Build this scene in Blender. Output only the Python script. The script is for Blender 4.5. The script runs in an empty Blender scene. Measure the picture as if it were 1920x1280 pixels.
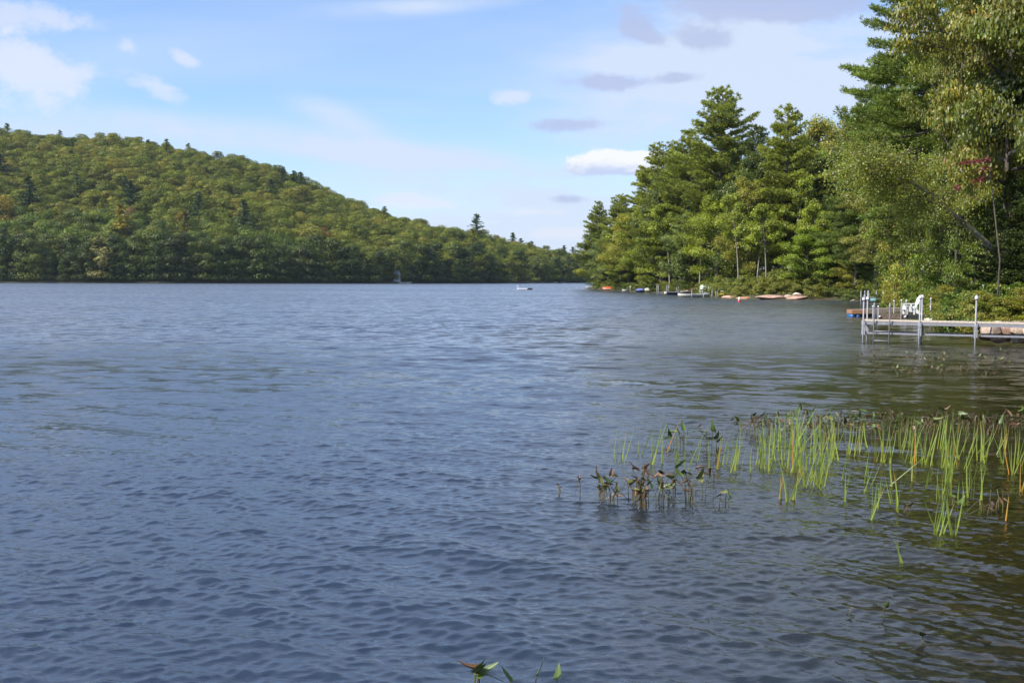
import bpy, math, random
import numpy as np
from mathutils import Vector, Matrix
R = np.random.default_rng(7)
random.seed(7)
S = bpy.context.scene
COL = S.collection

# ------------------------------------------------------------------ camera
F = 1867.0
H = 2.3
PITCH = 0.0629
ROLL = 0.0040
cd = bpy.data.cameras.new('camera')
cam = bpy.data.objects.new('camera', cd)
COL.objects.link(cam)
cd.sensor_width = 36.0
cd.lens = 36.0 * F / 1920.0
cd.clip_start = 0.1
cd.clip_end = 12000
_f = Vector((0, math.cos(PITCH), -math.sin(PITCH)))
_r0 = Vector((1, 0, 0))
_u0 = _r0.cross(_f)
_r = _r0 * math.cos(ROLL) + _u0 * math.sin(ROLL)
_u = _u0 * math.cos(ROLL) - _r0 * math.sin(ROLL)
cam.matrix_world = Matrix(((_r.x, _u.x, -_f.x, 0), (_r.y, _u.y, -_f.y, 0), (_r.z, _u.z, -_f.z, H), (0, 0, 0, 1)))
S.camera = cam

# ------------------------------------------------------------------ sun and sky
SUN_EL = math.radians(43)
SUN_DIR = Vector((-0.84, -0.42, 0)).normalized() * math.cos(SUN_EL) + Vector((0, 0, math.sin(SUN_EL)))
sl = bpy.data.lights.new('sun', 'SUN')
sl.energy = 4.8
sl.angle = math.radians(0.6)
sl.color = (1.0, 0.94, 0.84)
sun = bpy.data.objects.new('sun', sl)
COL.objects.link(sun)
sun.rotation_euler = SUN_DIR.to_track_quat('Z', 'Y').to_euler()
S.view_settings.view_transform = 'Standard'
S.view_settings.look = 'None'
S.view_settings.exposure = 0.6
S.view_settings.gamma = 1.0
S.cycles.max_bounces = 8
S.cycles.transparent_max_bounces = 8
S.cycles.caustics_reflective = False
S.cycles.caustics_refractive = False
S.cycles.sample_clamp_indirect = 4.0


class NT:
    """small helper that chains shader math nodes"""
    def __init__(self, tree):
        self.t = tree
        self.n = tree.nodes
        self.l = tree.links

    def put(self, sock, v):
        if v is None:
            return
        if hasattr(v, 'is_output') or isinstance(v, bpy.types.NodeSocket):
            self.l.new(v, sock)
        else:
            sock.default_value = v

    def node(self, typ, outs=0, props=None, **ins):
        n = self.n.new(typ)
        for k, v in (props or {}).items():
            setattr(n, k, v)
        for k, v in ins.items():
            self.put(n.inputs[int(k[1:])] if k[0] == '_' and k[1:].isdigit() else n.inputs[k.replace('_', ' ')], v)
        return n.outputs[outs] if outs is not None else n

    def m(self, op, a, b=None, c=None, clamp=False):
        n = self.n.new('ShaderNodeMath')
        n.operation = op
        n.use_clamp = clamp
        for i, v in enumerate((a, b, c)):
            self.put(n.inputs[i], v)
        return n.outputs[0]

    def v(self, op, a, b=None, out=0):
        n = self.n.new('ShaderNodeVectorMath')
        n.operation = op
        self.put(n.inputs[0], a)
        if b is not None:
            if op == 'SCALE':
                self.put(n.inputs[3], b)
            else:
                self.put(n.inputs[1], b)
        return n.outputs[out]

    def mix(self, f, a, b, blend='MIX'):
        n = self.n.new('ShaderNodeMix')
        n.data_type = 'RGBA'
        n.blend_type = blend
        self.put(n.inputs[0], f)
        self.put(n.inputs[6], a)
        self.put(n.inputs[7], b)
        return n.outputs[2]

    def ss(self, x, lo, hi, a=0.0, b=1.0):
        n = self.n.new('ShaderNodeMapRange')
        n.interpolation_type = 'SMOOTHSTEP'
        self.put(n.inputs[0], x)
        n.inputs[1].default_value = lo
        n.inputs[2].default_value = hi
        n.inputs[3].default_value = a
        n.inputs[4].default_value = b
        return n.outputs[0]

    def noise(self, vec, scale, detail=3, rough=0.5, out=0, dist=0.0):
        n = self.n.new('ShaderNodeTexNoise')
        self.put(n.inputs['Vector'], vec)
        n.inputs['Scale'].default_value = scale
        n.inputs['Detail'].default_value = detail
        n.inputs['Roughness'].default_value = rough
        n.inputs['Distortion'].default_value = dist
        return n.outputs[out]

    def scalevec(self, vec, s, loc=(0, 0, 0), rot=(0, 0, 0)):
        n = self.n.new('ShaderNodeMapping')
        self.put(n.inputs[0], vec)
        n.inputs[1].default_value = loc
        n.inputs[2].default_value = rot
        n.inputs[3].default_value = s
        return n.outputs[0]

    def ramp(self, f, stops):
        n = self.n.new('ShaderNodeValToRGB')
        self.put(n.inputs[0], f)
        e = n.color_ramp.elements
        while len(e) < len(stops):
            e.new(0.5)
        for i, (p, c) in enumerate(stops):
            e[i].position = p
            e[i].color = (*c, 1) if len(c) == 3 else c
        return n.outputs[0]


def RGB(*c):
    return (c[0], c[1], c[2], 1.0)


w = bpy.data.worlds.new('World')
S.world = w
w.use_nodes = True
nt = NT(w.node_tree)
w.node_tree.nodes.clear()
sky = nt.node('ShaderNodeTexSky', outs=None)
sky.sky_type = 'NISHITA'
sky.sun_disc = False
sky.sun_elevation = SUN_EL
sky.sun_rotation = math.atan2(SUN_DIR.x, SUN_DIR.y)
sky.altitude = 100
sky.air_density = 1.0
sky.dust_density = 0.6
sky.ozone_density = 2.0
geo = nt.node('ShaderNodeTexCoord', outs=None)
D = nt.v('NORMALIZE', geo.outputs['Generated'])
sep = nt.node('ShaderNodeSeparateXYZ', outs=None, _0=D)
dx, dy, dz = sep.outputs
az = nt.m('ARCTAN2', dx, dy)
el = nt.m('ARCSINE', dz)
# cloud-deck coordinates: the view ray meets a flat layer overhead
den = nt.m('ADD', nt.m('MAXIMUM', dz, 0.0), 0.10)
cx = nt.m('DIVIDE', dx, den)
cy = nt.m('DIVIDE', dy, den)
P = nt.node('ShaderNodeCombineXYZ', _0=cx, _1=cy, _2=0.0)
# thin cirrus veils
cir = nt.noise(nt.scalevec(P, (0.30, 0.85, 1), rot=(0, 0, 0.30)), 1.1, 5, 0.52, dist=0.5)
cirbig = nt.noise(nt.scalevec(P, (0.16, 0.42, 1), loc=(3.1, 1.7, 0)), 1.0, 2, 0.5)
veil = nt.m('MULTIPLY', nt.ss(cir, 0.40, 0.66), nt.ss(cirbig, 0.36, 0.60))
lowveil = nt.ss(el, 0.15, 0.0)
AE = nt.node('ShaderNodeCombineXYZ', _0=az, _1=el, _2=0.0)


def blobs(lst):
    """soft patches of the sky, given by azimuth, elevation, half width, half height, tilt"""
    tot = None
    for (a, e, ra, re, tilt, amp) in lst:
        q = nt.scalevec(nt.v('SUBTRACT', AE, (a, e, 0)), (1, 1, 1), rot=(0, 0, -tilt))
        q = nt.v('MULTIPLY', q, (1 / ra, 1 / re, 0))
        d = nt.v('LENGTH', q, out=1)
        b = nt.ss(d, 1.0, 0.0, 0, amp)
        tot = b if tot is None else nt.m('ADD', tot, b)
    return tot


def pxa(x, y):
    X = (x - 960) / F
    Z = (522 + 0.004 * (x - 960) - y) / F
    return math.atan(X), math.atan(Z / math.sqrt(1 + X * X))


def bl(x, y, rx, ry, tilt=0.0, amp=1.0):
    a, e = pxa(x, y)
    return (a, e, rx / F, ry / F, tilt, amp)


wn = nt.noise(nt.scalevec(AE, (1, 1.5, 1)), 26, 8, 0.68)
wn2 = nt.noise(nt.scalevec(AE, (1, 1.7, 1), loc=(2.2, 0.4, 0)), 10, 4, 0.5)
veil2 = blobs([bl(640, 225, 150, 38, -0.33, .55), bl(520, 262, 500, 40, -0.08, .55), bl(900, 330, 560, 95, -.05, .62), bl(1450, 150, 560, 170, .1, .95),
               bl(800, 20, 330, 26, .10, .55), bl(100, 250, 420, 60, 0, .35), bl(1250, 40, 380, 90, 0, .35), bl(1000, 420, 700, 90, 0, .45), bl(1250, 230, 420, 60, .05, .5), bl(700, 290, 420, 34, -.06, .5), bl(1330, 110, 200, 60, 0, .5), bl(1150, 110, 260, 60, 0, .35)])
veil2 = nt.m('MULTIPLY', veil2, nt.ss(nt.noise(nt.scalevec(AE, (1, 3.2, 1), rot=(0, 0, 0.12)), 7, 6, .6), 0.34, 0.62, 0.45, 1.35))
veilA = nt.m('ADD', nt.m('MULTIPLY', veil, nt.ss(el, 0.25, 0.45, 0.75, 1.0)), nt.m('MULTIPLY', lowveil, 0.6))
veilA = nt.m('ADD', veilA, veil2, clamp=True)
skyc = nt.v('MULTIPLY', sky.outputs[0], (0.88, 1.0, 1.20))
hi = nt.m('MULTIPLY', nt.m('MULTIPLY', nt.ss(el, 0.24, 0.42), nt.ss(el, 0.55, 1.0, 1.0, 0.35)), nt.ss(cir, 0.30, 0.62, 0.5, 0.9))  # brighter sky band added above the frame, shaped for its reflection in the water
skyc = nt.mix(hi, skyc, RGB(5.0, 6.2, 8.9))
col = nt.mix(nt.m('MULTIPLY', veilA, 0.93, clamp=True), skyc, RGB(3.85, 4.42, 5.4))


def cloud(lst, lo=0.42, hi=0.62, k=1.15):
    b = blobs(lst)
    s = nt.m('ADD', nt.m('MULTIPLY', b, 0.9), nt.m('MULTIPLY', nt.m('SUBTRACT', wn, 0.5), k * 2))
    return nt.m('MULTIPLY', nt.ss(s, lo, hi), nt.ss(b, 0.02, 0.2))


def lit(seed):
    return nt.ss(nt.noise(nt.scalevec(AE, (1, 1.8, 1), loc=(seed, 0, 0)), 22, 4, 0.55), 0.40, 0.60)


white = RGB(8.8, 8.9, 9.3)
cA = cloud([bl(80, 160, 120, 85, 0, 1.0), bl(20, 110, 90, 60, 0, .8), bl(160, 150, 60, 60, 0, .6)], .16, .85)
col = nt.mix(nt.m('MULTIPLY', cA, 0.66), col, RGB(4.8, 4.9, 5.4))
cB = cloud([bl(110, 42, 130, 40, 0, .9), bl(10, 30, 60, 60, 0, .7), bl(355, 118, 50, 22, -.4, .9), bl(250, 92, 30, 24, 0, .7), bl(290, 165, 110, 26, -.35, .75),
            bl(960, 187, 60, 26, 0, 1.0), bl(760, 377, 90, 26, 0, 1.5), bl(820, 384, 60, 14, 0, 1.0), bl(1050, 438, 110, 22, 0, 1.3), bl(1000, 398, 120, 14, 0, .8)], .14, .85)
col = nt.mix(nt.m('MULTIPLY', cB, 0.58), col, RGB(4.7, 4.8, 5.4))
cG = cloud([bl(1185, 55, 70, 48, -.6, .9), bl(1310, 78, 95, 40, 0, 1.0), bl(1120, 160, 135, 26, -.03, 1.0), bl(1265, 152, 70, 18, 0, .8), bl(1065, 237, 110, 22, 0, 1.0),
            bl(1400, 15, 260, 45, 0, 1.1), bl(1060, 375, 90, 16, 0, .5), bl(1520, 20, 160, 50, 0, .9), bl(1210, 75, 60, 22, -.5, .7)], .14, .72, .9)
col = nt.mix(nt.m('MULTIPLY', cG, 0.80), col, RGB(2.7, 3.1, 4.5))
cW0 = blobs([bl(1130, 300, 110, 30, 0, 1.1), bl(1225, 300, 70, 26, 0, 1.0), bl(1105, 318, 90, 22, 0, 1.0), bl(1180, 320, 120, 22, 0, 1.0)])
cW = nt.ss(nt.m('ADD', cW0, nt.m('MULTIPLY', nt.m('SUBTRACT', wn, 0.5), 3.0)), 0.30, 0.75)
cW = nt.m('MULTIPLY', cW, nt.ss(cW0, 0.03, 0.22))
topa, tope = pxa(1130, 302)
under = nt.m('ADD', nt.m('SUBTRACT', el, tope), nt.m('MULTIPLY', nt.m('SUBTRACT', wn, 0.5), 0.05))
cWc = nt.mix(nt.ss(under, -0.014, 0.004), RGB(3.2, 3.7, 5.0), RGB(5.6, 5.6, 5.7))
col = nt.mix(nt.m('MULTIPLY', cW, 0.92), col, cWc)
bg = nt.node('ShaderNodeBackground', outs=None, Color=col, Strength=0.12)
out = nt.node('ShaderNodeOutputWorld', outs=None)
nt.l.new(bg.outputs[0], out.inputs[0])
w.cycles.sampling_method = 'MANUAL'
w.cycles.sample_map_resolution = 512


# ------------------------------------------------------------------ picture-to-world measuring
def ray(x, y):
    v = _f + _r * ((x - 960) / F) - _u * ((y - 640) / F)
    return v


def at(x, y, Y):
    """world point on the line of sight of photo pixel x, y at distance Y north"""
    v = ray(x, y)
    t = Y / v.y
    return Vector((v.x * t, Y, H + v.z * t))


def gr(x, y, z=0.0):
    v = ray(x, y)
    t = (z - H) / v.z
    return Vector((v.x * t, v.y * t, z))


def gX(x, Y):
    """world x of photo column x on water level at distance Y"""
    return at(x, 560, Y).x


def zat(x, y, Y):
    return at(x, y, Y).z


# ------------------------------------------------------------------ object helpers
def tag(o, label=None, cat=None, group=None, kind=None):
    if label:
        o['label'] = label
    if cat:
        o['category'] = cat
    if group:
        o['group'] = group
    if kind:
        o['kind'] = kind
    return o


def empty(name, loc=(0, 0, 0), rz=0.0):
    o = bpy.data.objects.new(name, None)
    o.empty_display_size = 0.3
    COL.objects.link(o)
    o.location = loc
    o.rotation_euler = (0, 0, rz)
    return o


def link(name, me, parent=None):
    o = bpy.data.objects.new(name, me)
    COL.objects.link(o)
    if parent is not None:
        o.parent = parent
    return o


def np_mesh(name, V, Fc, mats, col=None, smooth=False, midx=None):
    """V (n,3), Fc (m,k) -> mesh"""
    me = bpy.data.meshes.new(name)
    V = np.asarray(V, dtype=np.float32)
    Fc = np.asarray(Fc, dtype=np.int32)
    n, (m, k) = len(V), Fc.shape
    me.vertices.add(n)
    me.vertices.foreach_set('co', V.ravel())
    me.loops.add(m * k)
    me.loops.foreach_set('vertex_index', Fc.ravel())
    me.polygons.add(m)
    me.polygons.foreach_set('loop_start', np.arange(0, m * k, k, dtype=np.int32))
    me.polygons.foreach_set('loop_total', np.full(m, k, dtype=np.int32))
    if not isinstance(mats, (list, tuple)):
        mats = [mats]
    for q in mats:
        me.materials.append(q)
    if midx is not None:
        me.polygons.foreach_set('material_index', np.asarray(midx, dtype=np.int32))
    me.update(calc_edges=True)
    if col is not None:
        a = me.attributes.new('tint', 'FLOAT_COLOR', 'POINT')
        c = np.ones((n, 4), dtype=np.float32)
        c[:, :3] = col
        a.data.foreach_set('color', c.ravel())
    me.polygons.foreach_set('use_smooth', np.full(m, smooth))
    return me


class MB:
    """collects boxes, tubes and lofts into one mesh"""
    def __init__(self):
        self.v = []
        self.f = []

    def add(self, vs, fs):
        b = len(self.v)
        self.v += [tuple(q) for q in vs]
        self.f += [tuple(b + i for i in q) for q in fs]
        return self

    def box(self, a, b, bev=0.0):
        x0, y0, z0 = a
        x1, y1, z1 = b
        if bev <= 0:
            vs = [(x0, y0, z0), (x1, y0, z0), (x1, y1, z0), (x0, y1, z0), (x0, y0, z1), (x1, y0, z1), (x1, y1, z1), (x0, y1, z1)]
            return self.add(vs, [(0, 3, 2, 1), (4, 5, 6, 7), (0, 1, 5, 4), (1, 2, 6, 5), (2, 3, 7, 6), (3, 0, 4, 7)])
        c = bev
        rings = []
        for z, i in ((z0, c), (z0 + c, 0), (z1 - c, 0), (z1, c)):
            rings.append([(x0 + i + c, y0 + i, z), (x1 - i - c, y0 + i, z), (x1 - i, y0 + i + c, z), (x1 - i, y1 - i - c, z),
                          (x1 - i - c, y1 - i, z), (x0 + i + c, y1 - i, z), (x0 + i, y1 - i - c, z), (x0 + i, y0 + i + c, z)])
        return self.loft(rings)

    def loft(self, rings, cap0=True, cap1=True, closed=True):
        k = len(rings[0])
        vs = [p for r in rings for p in r]
        fs = []
        for i in range(len(rings) - 1):
            for j in range(k if closed else k - 1):
                j2 = (j + 1) % k
                fs.append((i * k + j, i * k + j2, (i + 1) * k + j2, (i + 1) * k + j))
        if cap0:
            fs.append(tuple(range(k - 1, -1, -1)))
        if cap1:
            fs.append(tuple(range((len(rings) - 1) * k, len(rings) * k)))
        return self.add(vs, fs)

    def beam(self, a, b, wd, ht, up=(0, 0, 1)):
        a, b, up = Vector(a), Vector(b), Vector(up)
        d = (b - a).normalized()
        s = d.cross(up).normalized()
        u = s.cross(d)
        r = []
        for p in (a, b):
            r.append([p + s * i * wd / 2 + u * j * ht / 2 for i, j in ((-1, -1), (1, -1), (1, 1), (-1, 1))])
        return self.loft(r)

    def tube(self, pts, rad, seg=8, caps=True):
        pts = [Vector(p) for p in pts]
        if not isinstance(rad, (list, tuple)):
            rad = [rad] * len(pts)
        rings = []
        side = None
        for i, p in enumerate(pts):
            d = (pts[min(i + 1, len(pts) - 1)] - pts[max(i - 1, 0)])
            d.normalize()
            if side is None:
                ref = Vector((0, 0, 1)) if abs(d.z) < 0.9 else Vector((1, 0, 0))
                side = d.cross(ref).normalized()
            else:
                side = (side - d * side.dot(d)).normalized()
            up = side.cross(d)
            rings.append([p + (side * math.cos(2 * math.pi * j / seg) + up * math.sin(2 * math.pi * j / seg)) * rad[i] for j in range(seg)])
        return self.loft(rings, caps, caps)

    def lathe(self, c, prof, seg=14):
        rings = [[(c[0] + r * math.cos(2 * math.pi * j / seg), c[1] + r * math.sin(2 * math.pi * j / seg), c[2] + z) for j in range(seg)] for r, z in prof]
        return self.loft(rings)

    def build(self, name, mat, parent=None, smooth=False):
        me = bpy.data.meshes.new(name)
        me.from_pydata(self.v, [], self.f)
        me.materials.append(mat)
        if smooth:
            for p in me.polygons:
                p.use_smooth = True
        me.update()
        return link(name, me, parent)


# ------------------------------------------------------------------ materials
def mat(name, color, rough=0.6, metal=0.0, var=0.12, scale=6.0, bump=0.0, spec=0.5, streak=(1, 1, 1), dark=None, coat=0.0):
    m = bpy.data.materials.new(name)
    m.use_nodes = True
    t = NT(m.node_tree)
    bs = t.n['Principled BSDF']
    tc = t.node('ShaderNodeTexCoord', outs=3)
    vec = t.scalevec(tc, streak)
    n1 = t.noise(vec, scale, 5, 0.6)
    c0 = RGB(*[c * (1 - var) for c in color])
    c1 = RGB(*[min(1, c * (1 + var)) for c in color])
    c = t.mix(t.ss(n1, 0.3, 0.7), c0, c1)
    if dark:
        n2 = t.noise(vec, scale * 0.37, 4, 0.65)
        c = t.mix(t.ss(n2, 0.52, 0.68), c, RGB(*dark))
    t.put(bs.inputs['Base Color'], c)
    bs.inputs['Roughness'].default_value = rough
    bs.inputs['Metallic'].default_value = metal
    bs.inputs['Specular IOR Level'].default_value = spec
    bs.inputs['Coat Weight'].default_value = coat
    if bump > 0:
        b = t.node('ShaderNodeBump', outs=None, Height=t.noise(vec, scale * 2.2, 6, 0.65))
        b.inputs['Strength'].default_value = 0.8
        b.inputs['Distance'].default_value = bump
        t.l.new(b.outputs[0], bs.inputs['Normal'])
    return m


def leafmat(name, stops=None, trans=0.45, gloss=0.03, objcol=False, rnd=0.25):
    """foliage: colour from the object (or a ramp by tree) times a tint that varies leaf by leaf"""
    m = bpy.data.materials.new(name)
    m.use_nodes = True
    t = NT(m.node_tree)
    t.n.clear()
    oi = t.node('ShaderNodeObjectInfo', outs=None)
    at_ = t.node('ShaderNodeAttribute', outs=None, props={'attribute_name': 'tint'})
    if objcol:
        base = oi.outputs['Color']
    else:
        base = t.v('MULTIPLY', t.ramp(oi.outputs['Random'], stops), (1.22, 1.08, 0.8))
    c = t.mix(1.0, base, at_.outputs['Color'], 'MULTIPLY')
    tc = t.node('ShaderNodeTexCoord', outs=3)
    n = t.noise(tc, 0.35, 3, 0.5)
    c = t.v('SCALE', c, t.ss(n, 0.3, 0.7, 1 - rnd, 1 + rnd))
    d = t.node('ShaderNodeBsdfDiffuse', Color=c)
    tcx = t.v('MULTIPLY', c, (1.35, 1.3, 0.5))
    tr = t.node('ShaderNodeBsdfTranslucent', Color=tcx)
    mx = t.node('ShaderNodeMixShader', _0=trans, _1=d, _2=tr)
    g = t.node('ShaderNodeBsdfGlossy', Color=RGB(1, 1, 1), Roughness=0.45)
    mx = t.node('ShaderNodeMixShader', _0=gloss, _1=mx, _2=g)
    o = t.node('ShaderNodeOutputMaterial', outs=None)
    t.l.new(mx, o.inputs[0])
    return m


M = {}
M['leaf'] = leafmat('leaf_green', objcol=True)
M['hill_leaf'] = leafmat('hill_foliage', [(0.0, (0.070, 0.100, 0.014)), (0.2, (0.100, 0.138, 0.016)), (0.45, (0.128, 0.165, 0.019)), (0.7, (0.150, 0.180, 0.024)), (0.86, (0.175, 0.178, 0.03)), (1.0, (0.082, 0.112, 0.020))], trans=0.25, gloss=0.02)
M['needle'] = leafmat('needle_green', objcol=True, trans=0.3, gloss=0.02)
M['bark'] = mat('bark_grey_brown', (0.10, 0.085, 0.07), 0.9, var=0.4, scale=3, bump=0.03, streak=(6, 6, 1))
M['pine_bark'] = mat('bark_pine', (0.085, 0.068, 0.055), 0.9, var=0.4, scale=3, bump=0.03, streak=(6, 6, 1))
M['birch_bark'] = mat('bark_birch', (0.46, 0.43, 0.38), 0.75, var=0.25, scale=2.2, bump=0.01, streak=(2, 2, 5), dark=(0.10, 0.09, 0.08))
M['twig'] = mat('twig_brown', (0.12, 0.09, 0.065), 0.9, var=0.3)


# ------------------------------------------------------------------ land shape on the right
shore_px = [(1097, 541.5), (1130, 543.5), (1180, 547), (1240, 549.8), (1300, 553.2), (1345, 557), (1390, 560.5), (1450, 562), (1520, 562.5), (1580, 563), (1640, 566.5), (1668, 573), (1690, 582),
            (1725, 590), (1770, 603), (1800, 619), (1832, 634), (1880, 637), (1925, 638.5)]
LP = [(gr(x, y).x, gr(x, y).y) for x, y in shore_px]
LP += [(20.6, 33.0), (21.0, 27.0), (21.5, 18.0), (20.5, 10.0), (17, 4.0), (10, 1.2), (0, 0.6), (-20, -1), (-60, -6), (-60, -60), (300, -60), (300, 420), (90, 420), (55, 300), (LP[0][0] + 3, LP[0][1] + 14)]
LP = np.array(LP)


def sdist(x, y):
    """signed distance to the bank, positive on land"""
    x = np.atleast_1d(np.asarray(x, dtype=float))
    y = np.atleast_1d(np.asarray(y, dtype=float))
    best = np.full(x.shape, 1e9)
    inside = np.zeros(x.shape, dtype=bool)
    n = len(LP)
    for i in range(n):
        ax, ay = LP[i]
        bx, by = LP[(i + 1) % n]
        ex, ey = bx - ax, by - ay
        t = np.clip(((x - ax) * ex + (y - ay) * ey) / (ex * ex + ey * ey), 0, 1)
        d = np.hypot(x - ax - t * ex, y - ay - t * ey)
        best = np.minimum(best, d)
        c = ((ay > y) != (by > y)) & (x < (bx - ax) * (y - ay) / (by - ay + 1e-12) + ax)
        inside ^= c
    return np.where(inside, best, -best)


def land_z(x, y):
    s = sdist(x, y)
    x = np.atleast_1d(x)
    y = np.atleast_1d(y)
    wob = 0.12 * np.sin(x * 0.9 + y * 0.6) + 0.08 * np.sin(x * 2.3 - y * 1.7)
    up = 0.42 * (1 - np.exp(-np.maximum(s, 0) / 0.8)) + 0.11 * np.clip(s, 0, 14) + 0.03 * np.maximum(s - 14, 0) + wob * np.clip(s / 3, 0, 1)
    dn = -0.04 - 2.2 * (1 - np.exp(s / 24.0)) + wob * 0.4
    return np.where(s > 0, up, np.minimum(dn, -0.02))


def ground_at(x, y):
    return float(land_z(x, y)[0])


def make_ground():
    ys = np.concatenate([np.arange(-30, 70, 0.6), np.arange(70, 360, 2.0)])
    xs = np.concatenate([np.arange(-60, -20, 4.0), np.arange(-20, 70, 0.75), np.arange(70, 200, 3.0)])
    X, Y = np.meshgrid(xs, ys)
    Z = land_z(X.ravel(), Y.ravel())
    n0, n1 = X.shape
    V = np.stack([X.ravel(), Y.ravel(), Z], 1)
    i, j = np.meshgrid(np.arange(n0 - 1), np.arange(n1 - 1), indexing='ij')
    a = (i * n1 + j).ravel()
    Fc = np.stack([a, a + 1, a + n1 + 1, a + n1], 1)
    m = bpy.data.materials.new('forest_ground')
    m.use_nodes = True
    t = NT(m.node_tree)
    bs = t.n['Principled BSDF']
    g = t.node('ShaderNodeNewGeometry', outs=0)
    n1_ = t.noise(g, 0.5, 6, 0.6)
    n2_ = t.noise(g, 5.0, 5, 0.65)
    c = t.mix(t.ss(n1_, 0.35, 0.65), RGB(0.055, 0.040, 0.022), RGB(0.035, 0.045, 0.014))
    c = t.mix(t.ss(n2_, 0.45, 0.7), c, RGB(0.11, 0.080, 0.045))
    z = t.node('ShaderNodeSeparateXYZ', outs=2, _0=g)
    # the lake bed: silt with patches of amber sand and weed
    bed = t.mix(t.ss(t.noise(g, 0.7, 5, 0.6), 0.42, 0.66), RGB(0.050, 0.040, 0.008), RGB(0.17, 0.095, 0.018))
    bed = t.mix(t.ss(t.noise(g, 4.0, 5, 0.6), 0.5, 0.66), bed, RGB(0.016, 0.022, 0.004))
    c = t.mix(t.ss(z, 0.02, -0.03), c, bed)
    t.put(bs.inputs['Base Color'], c)
    bs.inputs['Roughness'].default_value = 0.95
    b = t.node('ShaderNodeBump', outs=None, Height=n2_)
    b.inputs['Distance'].default_value = 0.12
    t.l.new(b.outputs[0], bs.inputs['Normal'])
    o = link('ground', np_mesh('ground', V, Fc, m, smooth=True))
    o['kind'] = 'structure'
    # deep lake bed reaching the horizon under the water and the hills
    q = 6000.0
    k = 24
    a = np.linspace(-q, q, k)
    X, Y = np.meshgrid(a, a)
    V = np.stack([X.ravel(), Y.ravel(), np.full(k * k, -4.0)], 1)
    i, j = np.meshgrid(np.arange(k - 1), np.arange(k - 1), indexing='ij')
    a = (i * k + j).ravel()
    o = link('terrain', np_mesh('terrain', V, np.stack([a, a + 1, a + k + 1, a + k], 1), m))
    o['kind'] = 'structure'


make_ground()


# ------------------------------------------------------------------ the wooded hill on the far side
hx = np.array([-900, -500, -200, 0, 300, 500, 740, 900, 1000, 1100, 1250, 1500], float)
hD = np.array([470, 430, 395, 372, 380, 395, 425, 470, 520, 600, 700, 820], float)
hsky = np.array([300, 240, 228, 238, 260, 300, 394, 426, 453, 469, 474, 476], float)
hRd = np.array([300, 300, 290, 280, 270, 250, 200, 170, 150, 140, 140, 140], float)


def hill_pt(u, v):
    """u: photo column, v: 0 at the water, 1 on the ridge, above 1 behind it"""
    D0 = np.interp(u, hx, hD)
    Rd = np.interp(u, hx, hRd)
    sk = np.interp(u, hx, hsky)
    Dr = D0 + Rd
    hor = 522 + 0.004 * (u - 960)
    th = np.interp(u, [0, 740, 1100], [16.0, 15.5, 15.5])
    zr = H + (hor - sk) / F * Dr - th
    Dd = D0 + Rd * v
    p = np.where(v <= 1, 0.10 * np.minimum(v, 1) + 0.90 * np.sin(np.clip(v, 0, 1) * math.pi / 2) ** 1.25, 1 - 0.35 * (v - 1))
    X = (u - 960) / F * Dd
    z = 0.35 + zr * p * np.clip(v * 40, 0, 1)
    z = z + np.clip(v * 3, 0, 1) * (2.2 * np.sin(X * 0.045 + Dd * 0.02) * np.sin(Dd * 0.05 + 1.0) + 1.2 * np.sin(X * 0.11 + 2) * np.cos(Dd * 0.083))
    return np.stack([X, Dd, z], -1)


def make_hill():
    us = np.linspace(-900, 1500, 200)
    vs = np.concatenate([[-0.05, -0.004], np.linspace(0, 1.6, 60)])
    U, Vv = np.meshgrid(us, vs)
    P_ = hill_pt(U.ravel(), np.maximum(Vv.ravel(), 0))
    lo = Vv.ravel() < 0
    P_[lo, 2] = np.where(Vv.ravel()[lo] < -0.01, -3.9, -0.1)
    P_[lo, 1] += Vv.ravel()[lo] * 120
    n0, n1 = U.shape
    i, j = np.meshgrid(np.arange(n0 - 1), np.arange(n1 - 1), indexing='ij')
    a = (i * n1 + j).ravel()
    m = mat('hill_soil', (0.035, 0.036, 0.016), 0.95, var=0.4, scale=0.1)
    o = link('hills', np_mesh('hills', P_, np.stack([a, a + 1, a + n1 + 1, a + n1], 1), m, smooth=True))
    o['kind'] = 'structure'


make_hill()


# ------------------------------------------------------------------ water
def shore_calm(x, y, want=0):
    """1 on the open lake, falling towards the sheltered right bank; want=1: how deep blue the water column is"""
    best = np.full(np.shape(x), 1e9)
    for i in range(12, len(shore_px) + 3):
        ax, ay = LP[i]
        bx, by = LP[i + 1]
        ex, ey = bx - ax, by - ay
        t = np.clip(((x - ax) * ex + (y - ay) * ey) / (ex * ex + ey * ey), 0, 1)
        best = np.minimum(best, np.hypot(x - ax - t * ex, y - ay - t * ey))
    if want:
        t = np.clip((best - 16.2) / 5.8, 0, 1)
        return t * t * (3 - 2 * t)
    t = np.clip((best - 10.0) / 11.0, 0, 1)
    t = t * t * (3 - 2 * t)
    return 0.46 + 0.54 * t


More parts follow.
